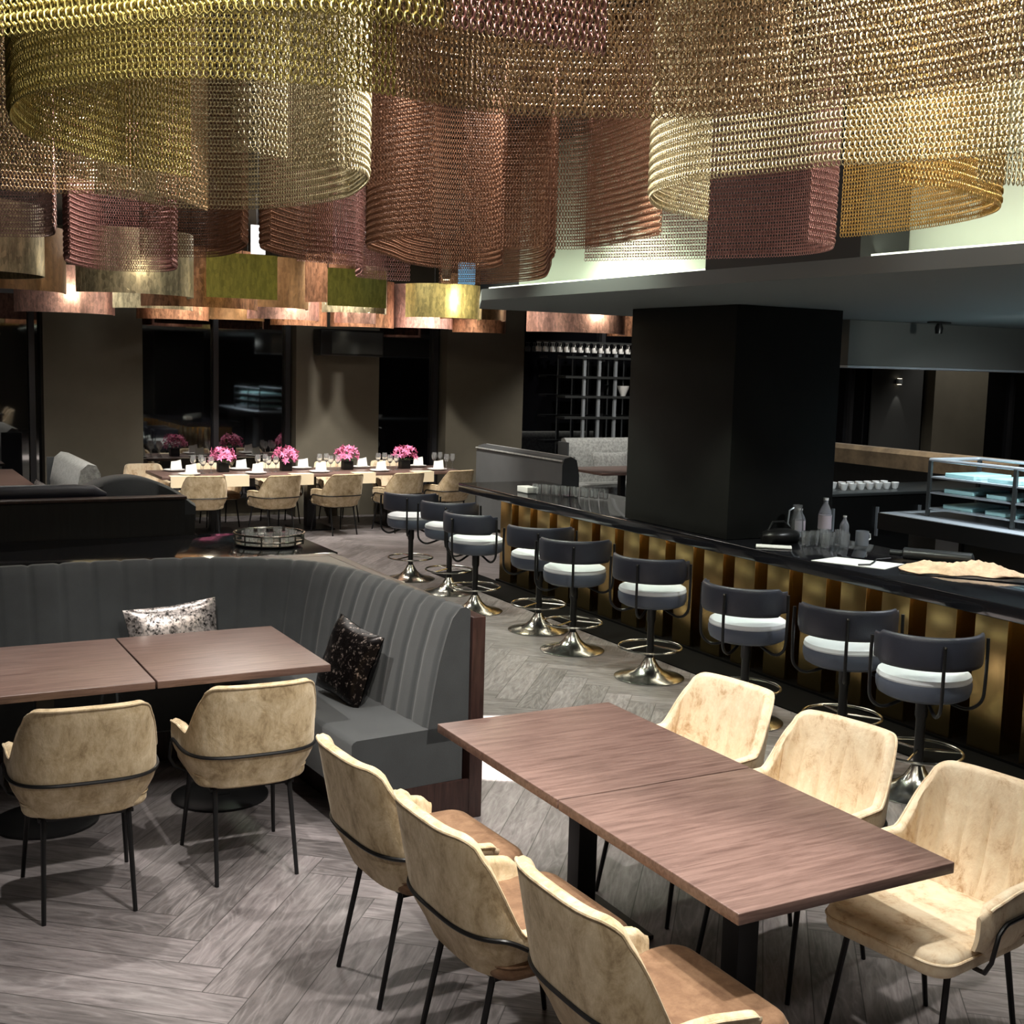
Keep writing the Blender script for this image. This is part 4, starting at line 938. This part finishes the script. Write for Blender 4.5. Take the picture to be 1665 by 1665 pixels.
spot((18.3, 14.6, 3.6), (18.4, 16.3, 1.2), 120, 80, .6, W, .06)
for x, y, e in ((2.3, 14.9, 9), (2.05, 10.2, 6), (2.95, 11.6, 6), (4.55, 13.9, 10), (5.4, 13.8, 5), (5.65, 11.75, 14), (8.2, 13.3, 9), (4.5, 15.2, 8), (7.0, 14.6, 8)):
    la = bpy.data.lights.new('bulb', 'POINT'); la.energy = e; la.color = (1, .88, .66); la.shadow_soft_size = .08
    o = bpy.data.objects.new('bulb', la); C.objects.link(o); o.location = (x, y-.5, 2.85)
spot((16.95, 16.40, 2.14), (16.95, 16.5, 2.9), 6, 50, .4, W, .01); spot((16.95, 16.40, 1.98), (16.95, 16.5, .8), 6, 50, .4, W, .01)
for y in (4.0, 6.0, 8.0, 10.0):  # added fill strips under the counter, they brighten the brass front
    la = bpy.data.lights.new('under counter fill', 'AREA'); la.shape = 'RECTANGLE'; la.size = .05; la.size_y = 1.8; la.energy = 3.5; la.color = (1, .90, .66)
    o = bpy.data.objects.new('under_counter_fill', la); C.objects.link(o); o.location = (5.98, y, .905)
    la = bpy.data.lights.new('under counter fill', 'AREA'); la.shape = 'RECTANGLE'; la.size = .05; la.size_y = 1.8; la.energy = 3; la.color = (1, .92, .75)
    o = bpy.data.objects.new('under_counter_fill', la); C.objects.link(o); o.location = (5.60, y, .905)
# soft fill lights added under the ceiling in place of room ambient
for x, y, e in ((.6, 1.2, 32), (2.2, 3.9, 24), (1.0, 5.0, 12), (3.0, 6.0, 35), (2.2, 8.2, 30), (3.6, 3.0, 30), (3.6, 11.2, 50), (5.6, 13.6, 50), (1.2, 12.0, 30)):
    area((x, y, CEIL-.03), (x, y, 0), e, .9, .9, W)
w = bpy.data.worlds.new('World'); bpy.context.scene.world = w; w.use_nodes = True
w.node_tree.nodes['Background'].inputs[0].default_value = (.9, .95, 1, 1); w.node_tree.nodes['Background'].inputs[1].default_value = .35

# ------------------------------------------------------------------ camera
f, yaw, pit, rol, H = 2006.3, math.radians(28.683), math.radians(6.910), math.radians(1.554), 2.2157
fw = Vector((math.sin(yaw)*math.cos(pit), math.cos(yaw)*math.cos(pit), -math.sin(pit))); r = Vector((math.cos(yaw), -math.sin(yaw), 0)); u = r.cross(fw)
r2 = math.cos(rol)*r + math.sin(rol)*u; u2 = -math.sin(rol)*r + math.cos(rol)*u
cam = bpy.data.cameras.new('Camera'); co = bpy.data.objects.new('Camera', cam); C.objects.link(co)
co.matrix_world = Matrix(((r2.x, u2.x, -fw.x, 0), (r2.y, u2.y, -fw.y, 0), (r2.z, u2.z, -fw.z, H), (0, 0, 0, 1)))
cam.sensor_width = 36; cam.lens = f/1665*36; cam.clip_start = .05; cam.clip_end = 100
S = bpy.context.scene; S.camera = co
S.view_settings.view_transform = 'Standard'; S.view_settings.look = 'None'; S.view_settings.gamma = 1; S.view_settings.use_curve_mapping = False
S.view_settings.exposure = .1
